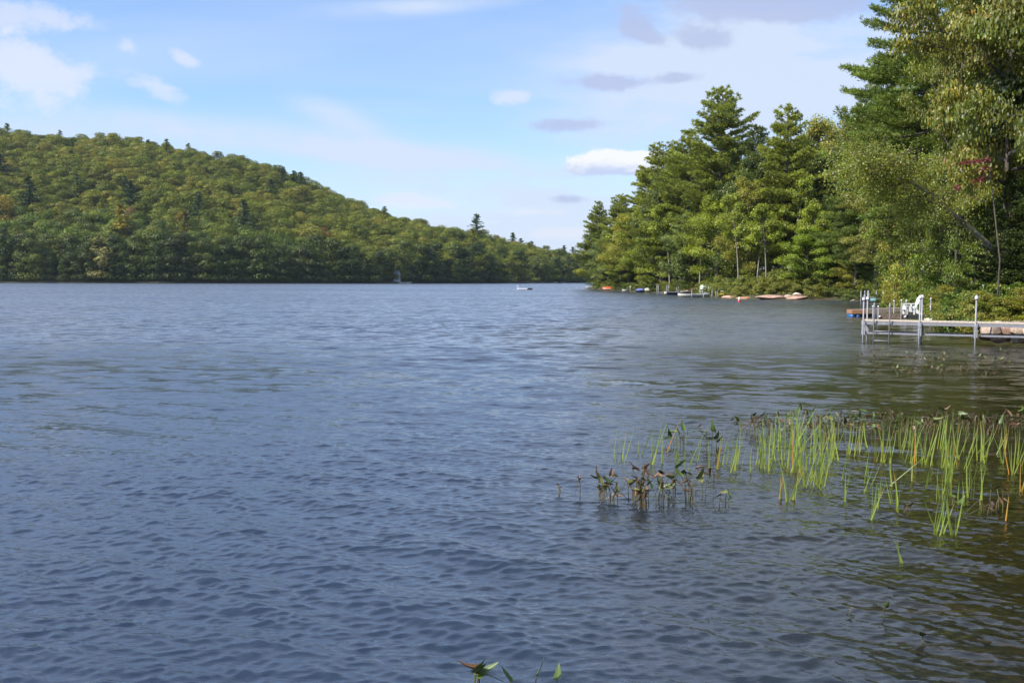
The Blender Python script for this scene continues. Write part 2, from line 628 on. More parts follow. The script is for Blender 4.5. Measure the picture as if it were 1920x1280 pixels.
def make_water():
    # rows get denser towards the near bank, where the ripples are seen close
    rows = [2.2]
    while rows[-1] < 1500:
        d = rows[-1]
        rows.append(d + max(0.012, 0.27 * d * d * 4.4e-4))
    rows = np.array(rows)
    nc = 1350
    t = np.linspace(-0.66, 0.66, nc)
    Y = np.repeat(rows, nc)
    X = np.tile(t, len(rows)) * (Y + 3.0)
    near = Y < 1e9
    stepy = np.maximum(0.012, 0.27 * Y * Y * 4.4e-4)
    stepx = 1.32 / nc * (Y + 3)
    Z = np.zeros_like(X)
    DX = np.zeros_like(X)
    DY = np.zeros_like(X)
    idx = np.where(Y < 75)[0]
    x, y = X[idx], Y[idx]
    sx_, sy_ = stepx[idx], stepy[idx]
    z = np.zeros_like(x)
    ddx = np.zeros_like(x)
    ddy = np.zeros_like(x)
    rr = np.random.default_rng(3)
    # gust patches
    gust = 1 + 0.26 * np.sin(x * 0.21 + 0.13 * y + 1.2) * np.sin(y * 0.17 - 0.1 * x + 0.5) + 0.18 * np.sin(x * 0.63 - 0.5 * y) * np.sin(0.41 * y + 0.2 * x)
    lam = np.exp(np.linspace(math.log(0.06), math.log(1.7), 76))
    for k, L in enumerate(lam):
        for q in range(2):
            Lq = L * rr.uniform(0.93, 1.07)
            if L > 0.5:
                th = rr.normal(math.radians(-119), 0.25)
            else:
                th = rr.normal(math.radians(-98), 0.44)
            kx, ky = math.cos(th), math.sin(th)
            kk = 2 * math.pi / Lq
            # slope spectrum: flat with a hump at about half a metre
            sl_ = 0.031 * ((0.60 if L < .5 else .55) + 0.9 * math.exp(-((math.log(L / 0.13)) / 0.70) ** 2))
            a = sl_ / kk
            step = np.abs(kx) * sx_ + np.abs(ky) * sy_
            lod = np.clip((Lq / step - 2.2) / 2.5, 0, 1)
            ph = kk * (x * kx + y * ky) + rr.uniform(0, 6.283)
            # slow amplitude beat along the crest keeps the trains short-crested
            bx, by = -ky, kx
            ph2 = (x * bx + y * by) * kk * rr.uniform(0.05, 0.12) + rr.uniform(0, 6.28)
            ph3 = (x * kx + y * ky) * kk * rr.uniform(0.05, 0.12) + rr.uniform(0, 6.28)
            am = a * lod * (0.55 + 0.75 * np.sin(ph2) * np.sin(ph3))
            z += am * np.cos(ph)
            sn = am * np.sin(ph) * 0.85
            ddx -= kx * sn
            ddy -= ky * sn
    calm = shore_calm(x, y) * gust
    Z[idx] = z * calm
    DX[idx] = ddx * calm
    DY[idx] = ddy * calm
    V = np.stack([X + DX, Y + DY, Z], 1)
    n0, n1 = len(rows), nc
    i, j = np.meshgrid(np.arange(n0 - 1), np.arange(n1 - 1), indexing='ij')
    a = (i * n1 + j).ravel()
    Fc = np.stack([a, a + 1, a + n1 + 1, a + n1], 1)
    m = bpy.data.materials.new('lake_water')
    m.use_nodes = True
    t_ = NT(m.node_tree)
    t_.n.clear()
    g = t_.node('ShaderNodeNewGeometry', outs=None)
    pos = g.outputs['Position']
    far = t_.node('ShaderNodeAttribute', outs=2, props={'attribute_name': 'ripple'})
    clear = t_.node('ShaderNodeAttribute', outs=2, props={'attribute_name': 'clear'})
    # ripples too small for the mesh: tilt the surface by wind-stretched noise
    p1 = t_.scalevec(pos, (0.55, 1.3, 1), rot=(0, 0, 0.10))
    nA = t_.v('SUBTRACT', t_.noise(p1, 9.0, 3, 0.6, out=1), (0.5, 0.5, 0.5))
    nB = t_.v('SUBTRACT', t_.noise(t_.scalevec(pos, (0.5, 1.1, 1), rot=(0, 0, 0.25)), 1.7, 4, 0.65, out=1), (0.5, 0.5, 0.5))
    nC = t_.v('SUBTRACT', t_.noise(t_.scalevec(pos, (0.35, 1.0, 1), rot=(0, 0, -0.1)), 0.22, 4, 0.6, out=1), (0.5, 0.5, 0.5))
    tilt = t_.v('ADD', t_.v('SCALE', nA, 0.08), t_.v('SCALE', t_.v('ADD', t_.v('SCALE', nB, 1.7), t_.v('SCALE', nC, 0.6)), far))
    tilt = t_.v('MULTIPLY', tilt, (0.8, 1.3, 0.0))
    gustn = t_.noise(t_.scalevec(pos, (0.35, 1.0, 1)), 0.035, 4, 0.6)
    tilt = t_.v('SCALE', tilt, t_.ss(gustn, 0.3, 0.7, 0.75, 1.25))
    hb = t_.noise(t_.scalevec(pos, (0.42, 1.15, 1), rot=(0, 0, 0.12)), 13.0, 3, 0.55, dist=0.6)
    hb = t_.m('SUBTRACT', 1.0, t_.m('ABSOLUTE', t_.m('MULTIPLY', t_.m('SUBTRACT', hb, 0.5), 3.0)))
    bmp = t_.node('ShaderNodeBump', outs=None, Height=hb)
    calm_ = t_.node('ShaderNodeAttribute', outs=2, props={'attribute_name': 'calm'})
    t_.put(bmp.inputs['Strength'], t_.m('MULTIPLY_ADD', calm_, 1.1, -0.25))
    tilt = t_.v('SCALE', tilt, t_.m('MULTIPLY_ADD', calm_, 0.8, 0.2))
    bmp.inputs['Distance'].default_value = 0.0030
    nrm = t_.v('NORMALIZE', t_.v('ADD', bmp.outputs[0], tilt))
    fr = t_.node('ShaderNodeFresnel', IOR=1.47, Normal=nrm)
    rgh = t_.m('MULTIPLY_ADD', far, 0.24, 0.02)
    fr = t_.m('MULTIPLY', fr, t_.m('MULTIPLY_ADD', far, -0.18, 1.0))
    gl = t_.node('ShaderNodeBsdfGlossy', Color=RGB(1, 1, 1), Roughness=rgh, Normal=nrm)
    cl2 = t_.node('ShaderNodeAttribute', outs=2, props={'attribute_name': 'deep'})
    body = t_.node('ShaderNodeBsdfDiffuse', Color=t_.mix(cl2, RGB(0.020, 0.019, 0.005), RGB(0.019, 0.031, 0.054)))
    tr = t_.node('ShaderNodeBsdfTransparent', Color=RGB(0.88, 0.76, 0.46))
    under = t_.node('ShaderNodeMixShader', _0=clear, _1=body, _2=tr)
    sh = t_.node('ShaderNodeMixShader', _0=fr, _1=under, _2=gl)
    o = t_.node('ShaderNodeOutputMaterial', outs=None)
    t_.l.new(sh, o.inputs[0])
    me = np_mesh('water', V, Fc, m, smooth=True)
    a = me.attributes.new('ripple', 'FLOAT', 'POINT')
    sh_ = np.clip(-sdist(X, Y) / 8, 0, 1)
    rip = np.clip((Y - 10) / 28, 0, 1) * (0.6 + 0.4 * sh_)
    a.data.foreach_set('value', rip.astype(np.float32))
    a = me.attributes.new('calm', 'FLOAT', 'POINT')
    a.data.foreach_set('value', shore_calm(X, Y).astype(np.float32))
    a = me.attributes.new('clear', 'FLOAT', 'POINT')
    depth = np.maximum(-land_z(X, Y), 0)
    opn = shore_calm(X, Y, 1)
    a2 = me.attributes.new('deep', 'FLOAT', 'POINT')
    a2.data.foreach_set('value', opn.astype(np.float32))
    me.attributes['clear'].data.foreach_set('value', (np.clip(np.exp(-depth * 1.3), 0, 1) * (1 - .82 * opn)).astype(np.float32))
    o = link('water', me)
    o['kind'] = 'structure'


make_water()

# ------------------------------------------------------------------ foliage builders
def unit(a):
    return a / (np.linalg.norm(a, axis=-1, keepdims=True) + 1e-9)


def leaf_faces(C, Nn, ln, wd, rng, U=None):
    """one diamond-shaped leaf face at each centre C with normal Nn; ln, wd arrays or scalars"""
    n = len(C)
    if U is None:
        U = rng.normal(size=(n, 3))
    U = U - Nn * np.sum(U * Nn, 1, keepdims=True)
    U = unit(U)
    W = np.cross(Nn, U)
    ln = np.broadcast_to(np.asarray(ln, float), (n,))[:, None] * 0.5
    wd = np.broadcast_to(np.asarray(wd, float), (n,))[:, None] * 0.5
    sk = rng.uniform(-0.25, 0.25, (n, 1)) * ln
    V = np.stack([C + U * ln, C + W * wd + U * sk, C - U * ln, C - W * wd - U * sk + Nn * wd * 0.25], 1).reshape(-1, 3)
    Fc = np.arange(4 * n).reshape(n, 4)
    return V, Fc


def tints(n, rng, br=0.28, warm=0.12, rare=None):
    b = np.exp(rng.normal(0, br, (n, 1)))
    c = np.ones((n, 3)) * b
    wv = rng.normal(0, warm, n)
    c[:, 0] *= np.exp(wv)
    c[:, 2] *= np.exp(-wv * 0.5)
    if rare is not None:
        p, rc = rare
        k = rng.random(n) < p
        c[k] = np.array(rc) * b[k]
    return np.repeat(np.clip(c, 0.15, 6), 4, axis=0)


def grow_limbs(h, r, rng, n_limb, base_t, up0=0.9, up1=0.35, lean=(0, 0), crook=0.08, tip=0.97):
    """trunk polyline, limbs and side branches; returns tubes and branch-end points"""
    tp = []
    for i in range(9):
        t = i / 8
        tp.append(Vector((lean[0] * t * t * h + crook * math.sin(t * 5 + rng.random()) * t, lean[1] * t * t * h + crook * math.cos(t * 4 + rng.random()) * t, h * tip * t)))

    def tr(t):
        t = min(max(t, 0), 1) * 8
        i = min(int(t), 7)
        return tp[i].lerp(tp[i + 1], t - i)
    limbs, ends = [], []
    for k in range(n_limb):
        t = base_t + (0.97 - base_t) * (k + rng.random() * 0.8) / n_limb
        a = k * 2.4 + rng.uniform(-0.5, 0.5)
        p = tr(t)
        s = (t - base_t) / (1 - base_t)
        env = r * (0.62 + 0.5 * math.sin(min(1, s * 1.15 + 0.12) * math.pi)) * (1 - 0.55 * s ** 2.5)
        L = env * rng.uniform(0.72, 1.12)
        el_ = up1 + (up0 - up1) * s + rng.uniform(-.15, .15)
        d = Vector((math.cos(a) * math.cos(el_), math.sin(a) * math.cos(el_), math.sin(el_)))
        pts = [p]
        for q in range(1, 5):
            dd = (d + Vector((rng.normal() * .12, rng.normal() * .12, rng.normal() * .08 - 0.05 * q))).normalized()
            pts.append(pts[-1] + dd * L / 4)
        limbs.append((pts, k))
        for q in range(1, 5):
            for m_ in range(2 if q < 4 else 3):
                aa = a + rng.uniform(-1.3, 1.3)
                l2 = L * rng.uniform(0.22, 0.42) * (1.1 - q * 0.1)
                e2 = pts[q] + Vector((math.cos(aa), math.sin(aa), rng.uniform(0.0, 0.55))).normalized() * l2
                limbs.append(([pts[q], pts[q].lerp(e2, 0.5) + Vector((0, 0, 0.04 * l2)), e2], -1))
                ends.append(e2)
        ends.append(pts[-1])
    ends.append(tp[-1])
    return tp, limbs, ends


def broadleaf(name, h, r, seed, n_limb=16, base_t=0.22, leaf=0.22, per=42, cl=1.0, rare=None, lean=(0, 0), bark=None, br=0.28, up1=0.3, droop=0.0, limbs_seen=True, skirt=0, flat=0.55, trunk_r=None, mm=None):
    """returns (trunk mesh, crown mesh) of a broadleaf tree"""
    rng = np.random.default_rng(seed)
    tp, limbs, ends = grow_limbs(h, r, rng, n_limb, base_t, up1=up1, lean=lean)
    E = np.array([tuple(e) for e in ends])
    E = E[E[:, 2] > h * base_t * 0.6]
    for _ in range(skirt):
        a = rng.uniform(0, 6.28)
        E = np.vstack([E, [[math.cos(a) * r * rng.uniform(.5, .9), math.sin(a) * r * rng.uniform(.5, .9), rng.uniform(.05, .3) * h]]])
    nE = len(E)
    ctr = np.array([lean[0] * h * .3, lean[1] * h * .3, h * 0.55])
    outw = unit(E - ctr)
    cs = cl * rng.uniform(0.7, 1.3, nE)
    k = per
    off = rng.normal(size=(nE, k, 3))
    off = off / (np.linalg.norm(off, axis=2, keepdims=True) + 1e-6) * rng.random((nE, k, 1)) ** 0.5
    off[:, :, 2] *= flat
    off[:, :, 2] -= 0.25 * (off[:, :, 0] ** 2 + off[:, :, 1] ** 2) - droop * 0
    C = (E[:, None, :] + off * cs[:, None, None])
    if droop:
        C[:, :, 2] -= np.abs(rng.normal(0, droop, (nE, k)))
    C = C.reshape(-1, 3)
    Nn = unit(rng.normal(size=(nE * k, 3)) * 0.75 + np.repeat(outw, k, 0) * 0.5 + unit(off.reshape(-1, 3)) * 0.5 + np.array([0, 0, 0.75]))
    lf = leaf * rng.uniform(0.7, 1.3, nE * k)
    V, Fc = leaf_faces(C, Nn, lf, lf * 0.75, rng)
    clt = np.repeat(np.exp(rng.normal(0, 0.13, (nE, 1))), k * 4, 0)
    crown = np_mesh(name + '_crown', V, Fc, mm or M['leaf'], col=tints(nE * k, rng, br=br, rare=rare) * clt)
    tb = MB()
    tr0 = trunk_r or h * 0.016
    tb.tube(tp, [tr0 * (1.25 if i == 0 else 1 - 0.75 * i / 8) for i in range(9)], 8)
    if limbs_seen:
        for pts, kk in limbs:
            if kk >= 0:
                tb.tube(pts, [tr0 * 0.34, tr0 * 0.26, tr0 * 0.19, tr0 * 0.12, tr0 * 0.05], 5, False)
            else:
                tb.tube(pts, [tr0 * 0.13, tr0 * 0.09, tr0 * 0.04], 3, False)
    tm = bpy.data.meshes.new(name + '_trunk')
    tm.from_pydata(tb.v, [], tb.f)
    tm.materials.append(bark or M['bark'])
    for p in tm.polygons:
        p.use_smooth = True
    return tm, crown


def pine(name, h, r, seed, base_t=0.25, step=0.62, leafl=0.34, leafw=0.085, per=9, gap=0.34, fill=1.0, mm=None, top_narrow=0.8, side=0.0):
    """white pine: tiers of level boughs with upturned tufts of needles"""
    rng = np.random.default_rng(seed)
    tb = MB()
    tr0 = h * 0.0135
    tp = [Vector((0.15 * math.sin(i * 0.9 + seed), 0.15 * math.cos(i * 0.7 + seed), h * 0.99 * i / 10)) for i in range(11)]
    tb.tube(tp, [tr0 * (1.2 if i == 0 else 1.0 - 0.92 * i / 10) for i in range(11)], 8)
    CC, OO = [], []
    z = h * base_t
    tier = 0
    while z < h * 0.985:
        t = (z / h - base_t) / (1 - base_t)
        prof = min(1.0, (1 - t) ** top_narrow * 1.25 + 0.05) * (0.72 + 0.28 * min(1, t * 5 + .2))
        tierk = rng.uniform(0.68, 1.15)
        nb = rng.integers(4, 7) if t < 0.9 else 4
        a0 = rng.uniform(0, 6.28)
        for b in range(nb):
            a = a0 + b * 6.283 / nb + rng.uniform(-.35, .35)
            L = r * prof * tierk * rng.uniform(0.65, 1.2)
            if side:
                L *= 1 + side * math.cos(a - math.pi)
            if L < 0.25 or rng.random() > 0.93 * fill:
                continue
            e0 = -0.10 + 0.75 * t ** 1.4 + rng.uniform(-.12, .14)
            pts = [Vector((tp[0].x, tp[0].y, z))]
            zz = z + rng.uniform(-.2, .2)
            nseg = 5
            p = Vector((0, 0, zz))
            pts = [p.copy()]
            for q in range(nseg):
                e = e0 + 0.10 * (q - 1.5) * (1 - t * 0.5)
                p = p + Vector((math.cos(a) * math.cos(e), math.sin(a) * math.cos(e), math.sin(e))) * L / nseg
                a += rng.normal() * 0.06
                pts.append(p.copy())
            tb.tube(pts, [tr0 * (0.28 - 0.045 * i) * (1 - t * .4) for i in range(nseg + 1)], 4, False)
            # tufts on the outer part and on side twigs
            nt_ = max(2, int(L * 0.8 / gap))
            for i in range(nt_):
                s = 0.22 + 0.78 * (i + rng.random()) / nt_
                f = s * nseg
                i0 = min(int(f), nseg - 1)
                c = pts[i0].lerp(pts[i0 + 1], f - i0)
                wdt = L * 0.34 * math.sin(min(1, s * 0.95) * math.pi) ** 0.6 + 0.12
                for sd in (-1, 0, 1):
                    nn = 1 if sd == 0 else max(1, int(wdt / gap))
                    for q in range(nn):
                        ww = 0 if sd == 0 else (q + rng.random()) / nn * wdt
                        da = a + sd * 0.95
                        cc = (c.x + math.cos(da) * ww, c.y + math.sin(da) * ww, c.z + 0.10 * ww + rng.normal() * 0.05)
                        CC.append(cc)
                        OO.append((math.cos(a + sd * 0.5), math.sin(a + sd * 0.5), 0.45 + 0.6 * t))
        z += step * rng.uniform(0.75, 1.3) * (1 - 0.35 * t)
        tier += 1
    CC.append((0, 0, h))
    OO.append((0, 0, 1))
    C = np.array(CC)
    O = unit(np.array(OO))
    n = len(C)
    Cr = np.repeat(C, per, 0)
    Or = unit(np.repeat(O, per, 0) * 0.9 + rng.normal(size=(n * per, 3)) * 0.62)
    Nn = unit(rng.normal(size=(n * per, 3)) + np.array([0, 0, 0.8]))
    ln = leafl * rng.uniform(0.7, 1.2, n * per)
    Cr = Cr + Or * ln[:, None] * 0.42 + rng.normal(size=Cr.shape) * 0.05
    Nn = unit(Nn - Or * np.sum(Nn * Or, 1, keepdims=True))
    V, Fc = leaf_faces(Cr, Nn, ln, leafw * rng.uniform(.7, 1.3, n * per), rng, U=Or)
    tft = np.repeat(np.exp(rng.normal(0, 0.16, (n, 1))), per * 4, 0)
    crown = np_mesh(name + '_crown', V, Fc, mm or M['needle'], col=tints(n * per, rng, br=0.2, warm=0.1) * tft)
    tm = bpy.data.meshes.new(name + '_trunk')
    tm.from_pydata(tb.v, [], tb.f)
    tm.materials.append(M['pine_bark'])
    for p in tm.polygons:
        p.use_smooth = True
    return tm, crown


def far_crown(name, seed, h=13.0, r=6.2, n=2600, leaf=0.45, low=0.12):
    """whole small tree for the far hill: lumpy crown of leaf clusters plus a stub of trunk, one mesh"""
    rng = np.random.default_rng(seed)
    nl = rng.integers(9, 14)
    Lc, Lr = [], []
    for k in range(nl):
        a = rng.uniform(0, 6.28)
        s = rng.random()
        z = h * (0.30 + 0.62 * s)
        rad = r * (0.70 * math.sin(min(1, 0.25 + s * 0.8) * math.pi) + 0.05) * rng.uniform(0.5, 1)
        Lc.append((math.cos(a) * rad, math.sin(a) * rad, z))
        Lr.append(r * rng.uniform(0.30, 0.50))
    Lc.append((0, 0, h * 0.86))
    Lr.append(r * 0.45)
    for k in range(5):
        a = k * 1.26 + rng.random()
        Lc.append((math.cos(a) * r * .55, math.sin(a) * r * .55, h * (low + .12)))
        Lr.append(r * 0.42)
    Lc = np.array(Lc)
    Lr = np.array(Lr)
    which = rng.integers(0, len(Lc), n)
    d = unit(rng.normal(size=(n, 3)) + np.array([0, 0, 0.25]))
    C = Lc[which] + d * Lr[which][:, None] * rng.uniform(0.72, 1.08, (n, 1)) * np.array([1, 1, 0.55])
    Nn = unit(d * 1.0 + rng.normal(size=(n, 3)) * 0.30 + np.array([0, 0, 0.3]))
    lf = leaf * rng.uniform(0.6, 1.35, n)
    V, Fc = leaf_faces(C, Nn, lf, lf * 0.8, rng)
    cl = np.repeat(np.exp(rng.normal(0, 0.15, len(Lc)))[which][:, None], 4, 0)
    return np_mesh(name, V, Fc, M['hill_leaf'], col=tints(n, rng, br=0.12, warm=0.05) * cl)


def far_pine(name, seed, h=17.0, r=3.9, n_tier=24, leaf=0.8):
    rng = np.random.default_rng(seed)
    C, O = [], []
    for k in range(n_tier):
        t = (k + rng.uniform(-.3, .3)) / n_tier
        z = h * (0.16 + 0.84 * t)
        for b in range(rng.integers(4, 7)):
            a = rng.uniform(0, 6.28)
            L = r * (1 - max(t, 0)) ** 0.75 * rng.uniform(0.55, 1.25) + 0.35
            for s in np.linspace(0.25, 1, max(3, int(L / 0.42))):
                C.append((math.cos(a) * L * s, math.sin(a) * L * s, z + 0.12 * L * s * s + rng.normal() * .1))
                O.append((math.cos(a), math.sin(a), 0.35))
                C.append((math.cos(a + .3) * L * s * .9, math.sin(a + .3) * L * s * .9, z + 0.1 * L * s * s + rng.normal() * .12))
                O.append((math.cos(a + .6), math.sin(a + .6), 0.3))
    for z in np.arange(h * .12, h * 1.0, .22):
        for q in range(3):
            C.append((rng.normal() * .25 * (1.1 - z / h), rng.normal() * .25 * (1.1 - z / h), z))
            O.append((rng.normal() * .4, rng.normal() * .4, 1))
    C, O = np.array(C), unit(np.array(O))
    n = len(C)
    Nn = unit(rng.normal(size=(n, 3)) * 0.9 + np.array([0, 0, .6]))
    V, Fc = leaf_faces(C, Nn, leaf * rng.uniform(.7, 1.3, n), leaf * 0.55, rng, U=O + rng.normal(size=(n, 3)) * .3)
    return np_mesh(name, V, Fc, M['hill_leaf'], col=tints(n, rng, br=0.2, warm=0.06))


# ------------------------------------------------------------------ trees of the far hill
broad_far = [far_crown('hill_tree', 100 + i, r=6.6 - .35 * i) for i in range(6)]
shore_far = [far_crown('hill_shore_tree', 120 + i, h=15.0, r=5.2, n=2600, leaf=0.45, low=0.03) for i in range(4)]
pine_far = [far_pine('hill_pine', 140 + i) for i in range(3)]
HLM = leafmat('hill_foliage_by_tree', objcol=True, trans=0.25, gloss=0.02)


def hue(o, c):
    c = np.array(c) * np.array([1.2, 1.08, .8])
    o.color = (c[0], c[1], c[2], 1.0)
    if o.type == 'MESH' and o.data.materials and o.data.materials[0] == M['hill_leaf']:
        o.material_slots[0].link = 'OBJECT'
        o.material_slots[0].material = HLM


def hill_place(name, me, u, v, s, c=None, dz=-0.6, sq=1.0):
    p = hill_pt(np.array([float(u)]), np.array([float(v)]))[0]
    o = link(name, me)
    o.location = (p[0], p[1], p[2] + dz)
    o.scale = (s * sq, s * sq, s)
    o.rotation_euler = (0, 0, R.uniform(0, 6.28))
    if c is not None:
        hue(o, c)
    return o


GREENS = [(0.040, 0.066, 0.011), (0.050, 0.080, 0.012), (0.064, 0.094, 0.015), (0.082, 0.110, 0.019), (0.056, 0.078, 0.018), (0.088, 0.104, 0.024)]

# waterside row: each a tree of its own
gaps = [(722, 768), (950, 1003), (1007, 1046)]
u = -60.0
k = 0
bays = [(-60, 160, 'at the far left below the round hilltop'), (160, 330, 'left of centre below the falling skyline'), (330, 520, 'below the pines of the falling ridge'),
        (520, 735, 'just left of the pale cottage'), (735, 860, 'just right of the pale cottage'), (860, 965, 'left of the reddish cabin'), (965, 1160, 'between the reddish cabin and the point')]
SHADE = ['dark green', 'deep green', 'mid green', 'light green', 'dull green', 'olive green']


def bay(u):
    for a, b, t in bays:
        if a <= u < b:
            return t
    return bays[-1][2]


while u < 1130:
    D0 = np.interp(u, hx, hD)
    for row in range(2):
        uu = u + R.uniform(-8, 8)
        if row == 0 and any(a < uu < b for a, b in gaps):
            continue
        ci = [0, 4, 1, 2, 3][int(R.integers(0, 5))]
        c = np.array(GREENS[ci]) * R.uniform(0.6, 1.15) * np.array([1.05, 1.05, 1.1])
        sz = R.uniform(0.62, 1.28)
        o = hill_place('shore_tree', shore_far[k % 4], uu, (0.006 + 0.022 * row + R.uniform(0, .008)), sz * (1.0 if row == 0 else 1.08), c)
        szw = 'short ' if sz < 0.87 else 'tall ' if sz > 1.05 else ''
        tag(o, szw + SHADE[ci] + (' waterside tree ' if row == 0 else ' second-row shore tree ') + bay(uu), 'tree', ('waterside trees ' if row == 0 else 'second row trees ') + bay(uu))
        k += 1
    u += 14.5 / D0 * 375 * R.uniform(0.8, 1.15) * 1.0

# the slope behind, nearest rows first
pts = []
for vi, v in enumerate(np.concatenate([np.arange(0.055, 1.0, 0.022), np.arange(1.0, 1.12, 0.03)])):
    u = -140.0 + (vi % 2) * 6
    while u < 1240:
        D = np.interp(u, hx, hD) + np.interp(u, hx, hRd) * v
        Rd = np.interp(u, hx, hRd)
        if R.random() < 0.98 * min(1, Rd / 190):
            pts.append((u + R.uniform(-12, 12), v + R.uniform(-.016, .016)))
        u += 7.2 / D * F * R.uniform(0.8, 1.2)
pts = [(u_, v_, np.interp(u_, hx, hD) + np.interp(u_, hx, hRd) * v_) for u_, v_ in pts if 0 < v_ or True]
pts.sort(key=lambda q: q[2])
inframe = [q for q in pts if -25 < q[0] < 1110]
outer = [q for q in pts if not (-25 < q[0] < 1110)]
n_ind = 150
near_pts, far_pts = inframe[:n_ind], inframe[n_ind:] + outer
for i, (u_, v_, D_) in enumerate(near_pts):
    ci = R.integers(0, 6)
    sz = R.uniform(0.7, 1.1)
    o = hill_place('hillside_tree', broad_far[i % 6], u_, v_, sz, np.array(GREENS[ci]) * R.uniform(1.3, 1.8), sq=1.22)
    szw = 'small ' if sz < 0.82 else 'big ' if sz > 0.98 else ''
    tag(o, szw + SHADE[ci] + ' tree behind shore rows ' + bay(u_), 'tree', 'trees behind the shore rows ' + bay(u_))
seeds = []
for i in range(6):
    u_, v_, D_ = far_pts[i * 7]
    o = hill_place('hillside_tree', broad_far[i], u_, v_, 1.0)
    tag(o, 'rounded third-row tree ' + bay(u_), 'tree', 'trees of the third row ' + bay(u_))
    seeds.append(o)
psd = hill_place('hill_pine', pine_far[1], 640, .30, .95)
tag(psd, 'dark pine half buried in the low slope above the pale cottage', 'pine tree', 'pines standing out on the far hill')
seeds.append(psd)
far_pts = [q for i, q in enumerate(far_pts) if not (i % 7 == 0 and i < 42)]
uv = np.array(far_pts)
PP = hill_pt(uv[:, 0], uv[:, 1])
PP[:, 2] -= 0.8
pm = bpy.data.meshes.new('hillside_woods')
pm.from_pydata([tuple(p) for p in PP], [], [])
for nm, arr in (('rz', R.uniform(0, 6.28, len(PP))), ('sc', np.clip(R.normal(0.82, 0.13, len(PP)), 0.5, 1.2)), ('vid', np.where(R.random(len(PP)) < .02, 6, R.integers(0, 6, len(PP))).astype(float))):
    a = pm.attributes.new(nm, 'FLOAT', 'POINT')  # 
    a.data.foreach_set('value', arr.astype(np.float32))
wood = link('hillside_woods', pm)
tag(wood, 'dense green woods covering the upper slopes and ridge of the far hill', 'woods', kind='stuff')
ng = bpy.data.node_groups.new('hillside_woods', 'GeometryNodeTree')
ng.interface.new_socket('Geometry', in_out='INPUT', socket_type='NodeSocketGeometry')
ng.interface.new_socket('Geometry', in_out='OUTPUT', socket_type='NodeSocketGeometry')
gi = ng.nodes.new('NodeGroupInput')
go = ng.nodes.new('NodeGroupOutput')
jn = ng.nodes.new('GeometryNodeJoinGeometry')


def named(nm):
    a = ng.nodes.new('GeometryNodeInputNamedAttribute')
    a.data_type = 'FLOAT'
    a.inputs[0].default_value = nm
    return a.outputs[0]


cb = ng.nodes.new('ShaderNodeCombineXYZ')
ng.links.new(named('rz'), cb.inputs[2])
for i, so in enumerate(seeds):
    cmp_ = ng.nodes.new('FunctionNodeCompare')
    cmp_.data_type = 'FLOAT'
    cmp_.operation = 'EQUAL'
    cmp_.inputs['Epsilon'].default_value = 0.1
    ng.links.new(named('vid'), cmp_.inputs[0])
    cmp_.inputs[1].default_value = float(i)
    oi = ng.nodes.new('GeometryNodeObjectInfo')
    oi.transform_space = 'ORIGINAL'
    oi.inputs['Object'].default_value = so
    oi.inputs['As Instance'].default_value = True
    ip = ng.nodes.new('GeometryNodeInstanceOnPoints')
    ng.links.new(gi.outputs[0], ip.inputs['Points'])
    ng.links.new(cmp_.outputs[0], ip.inputs['Selection'])
    ng.links.new(oi.outputs['Geometry'], ip.inputs['Instance'])
    ng.links.new(cb.outputs[0], ip.inputs['Rotation'])
    vs = ng.nodes.new('ShaderNodeVectorMath')
    vs.operation = 'SCALE'
    vs.inputs[0].default_value = (1.28, 1.28, 0.95)
    ng.links.new(named('sc'), vs.inputs[3])
    ng.links.new(vs.outputs[0], ip.inputs['Scale'])
    ng.links.new(ip.outputs[0], jn.inputs[0])
ng.links.new(jn.outputs[0], go.inputs[0])
md = wood.modifiers.new('woods', 'NODES')
md.node_group = ng


def v_for(u, y_top, th):
    """the slope position where a tree of height th at column u shows its top at row y_top"""
    best = min(np.linspace(0.02, 1.02, 120), key=lambda v: abs((lambda p: (522 + 0.004 * (u - 960)) - (p[2] + th - H) / p[1] * F)(hill_pt(np.array([float(u)]), np.array([v]))[0]) - y_top))
    return best


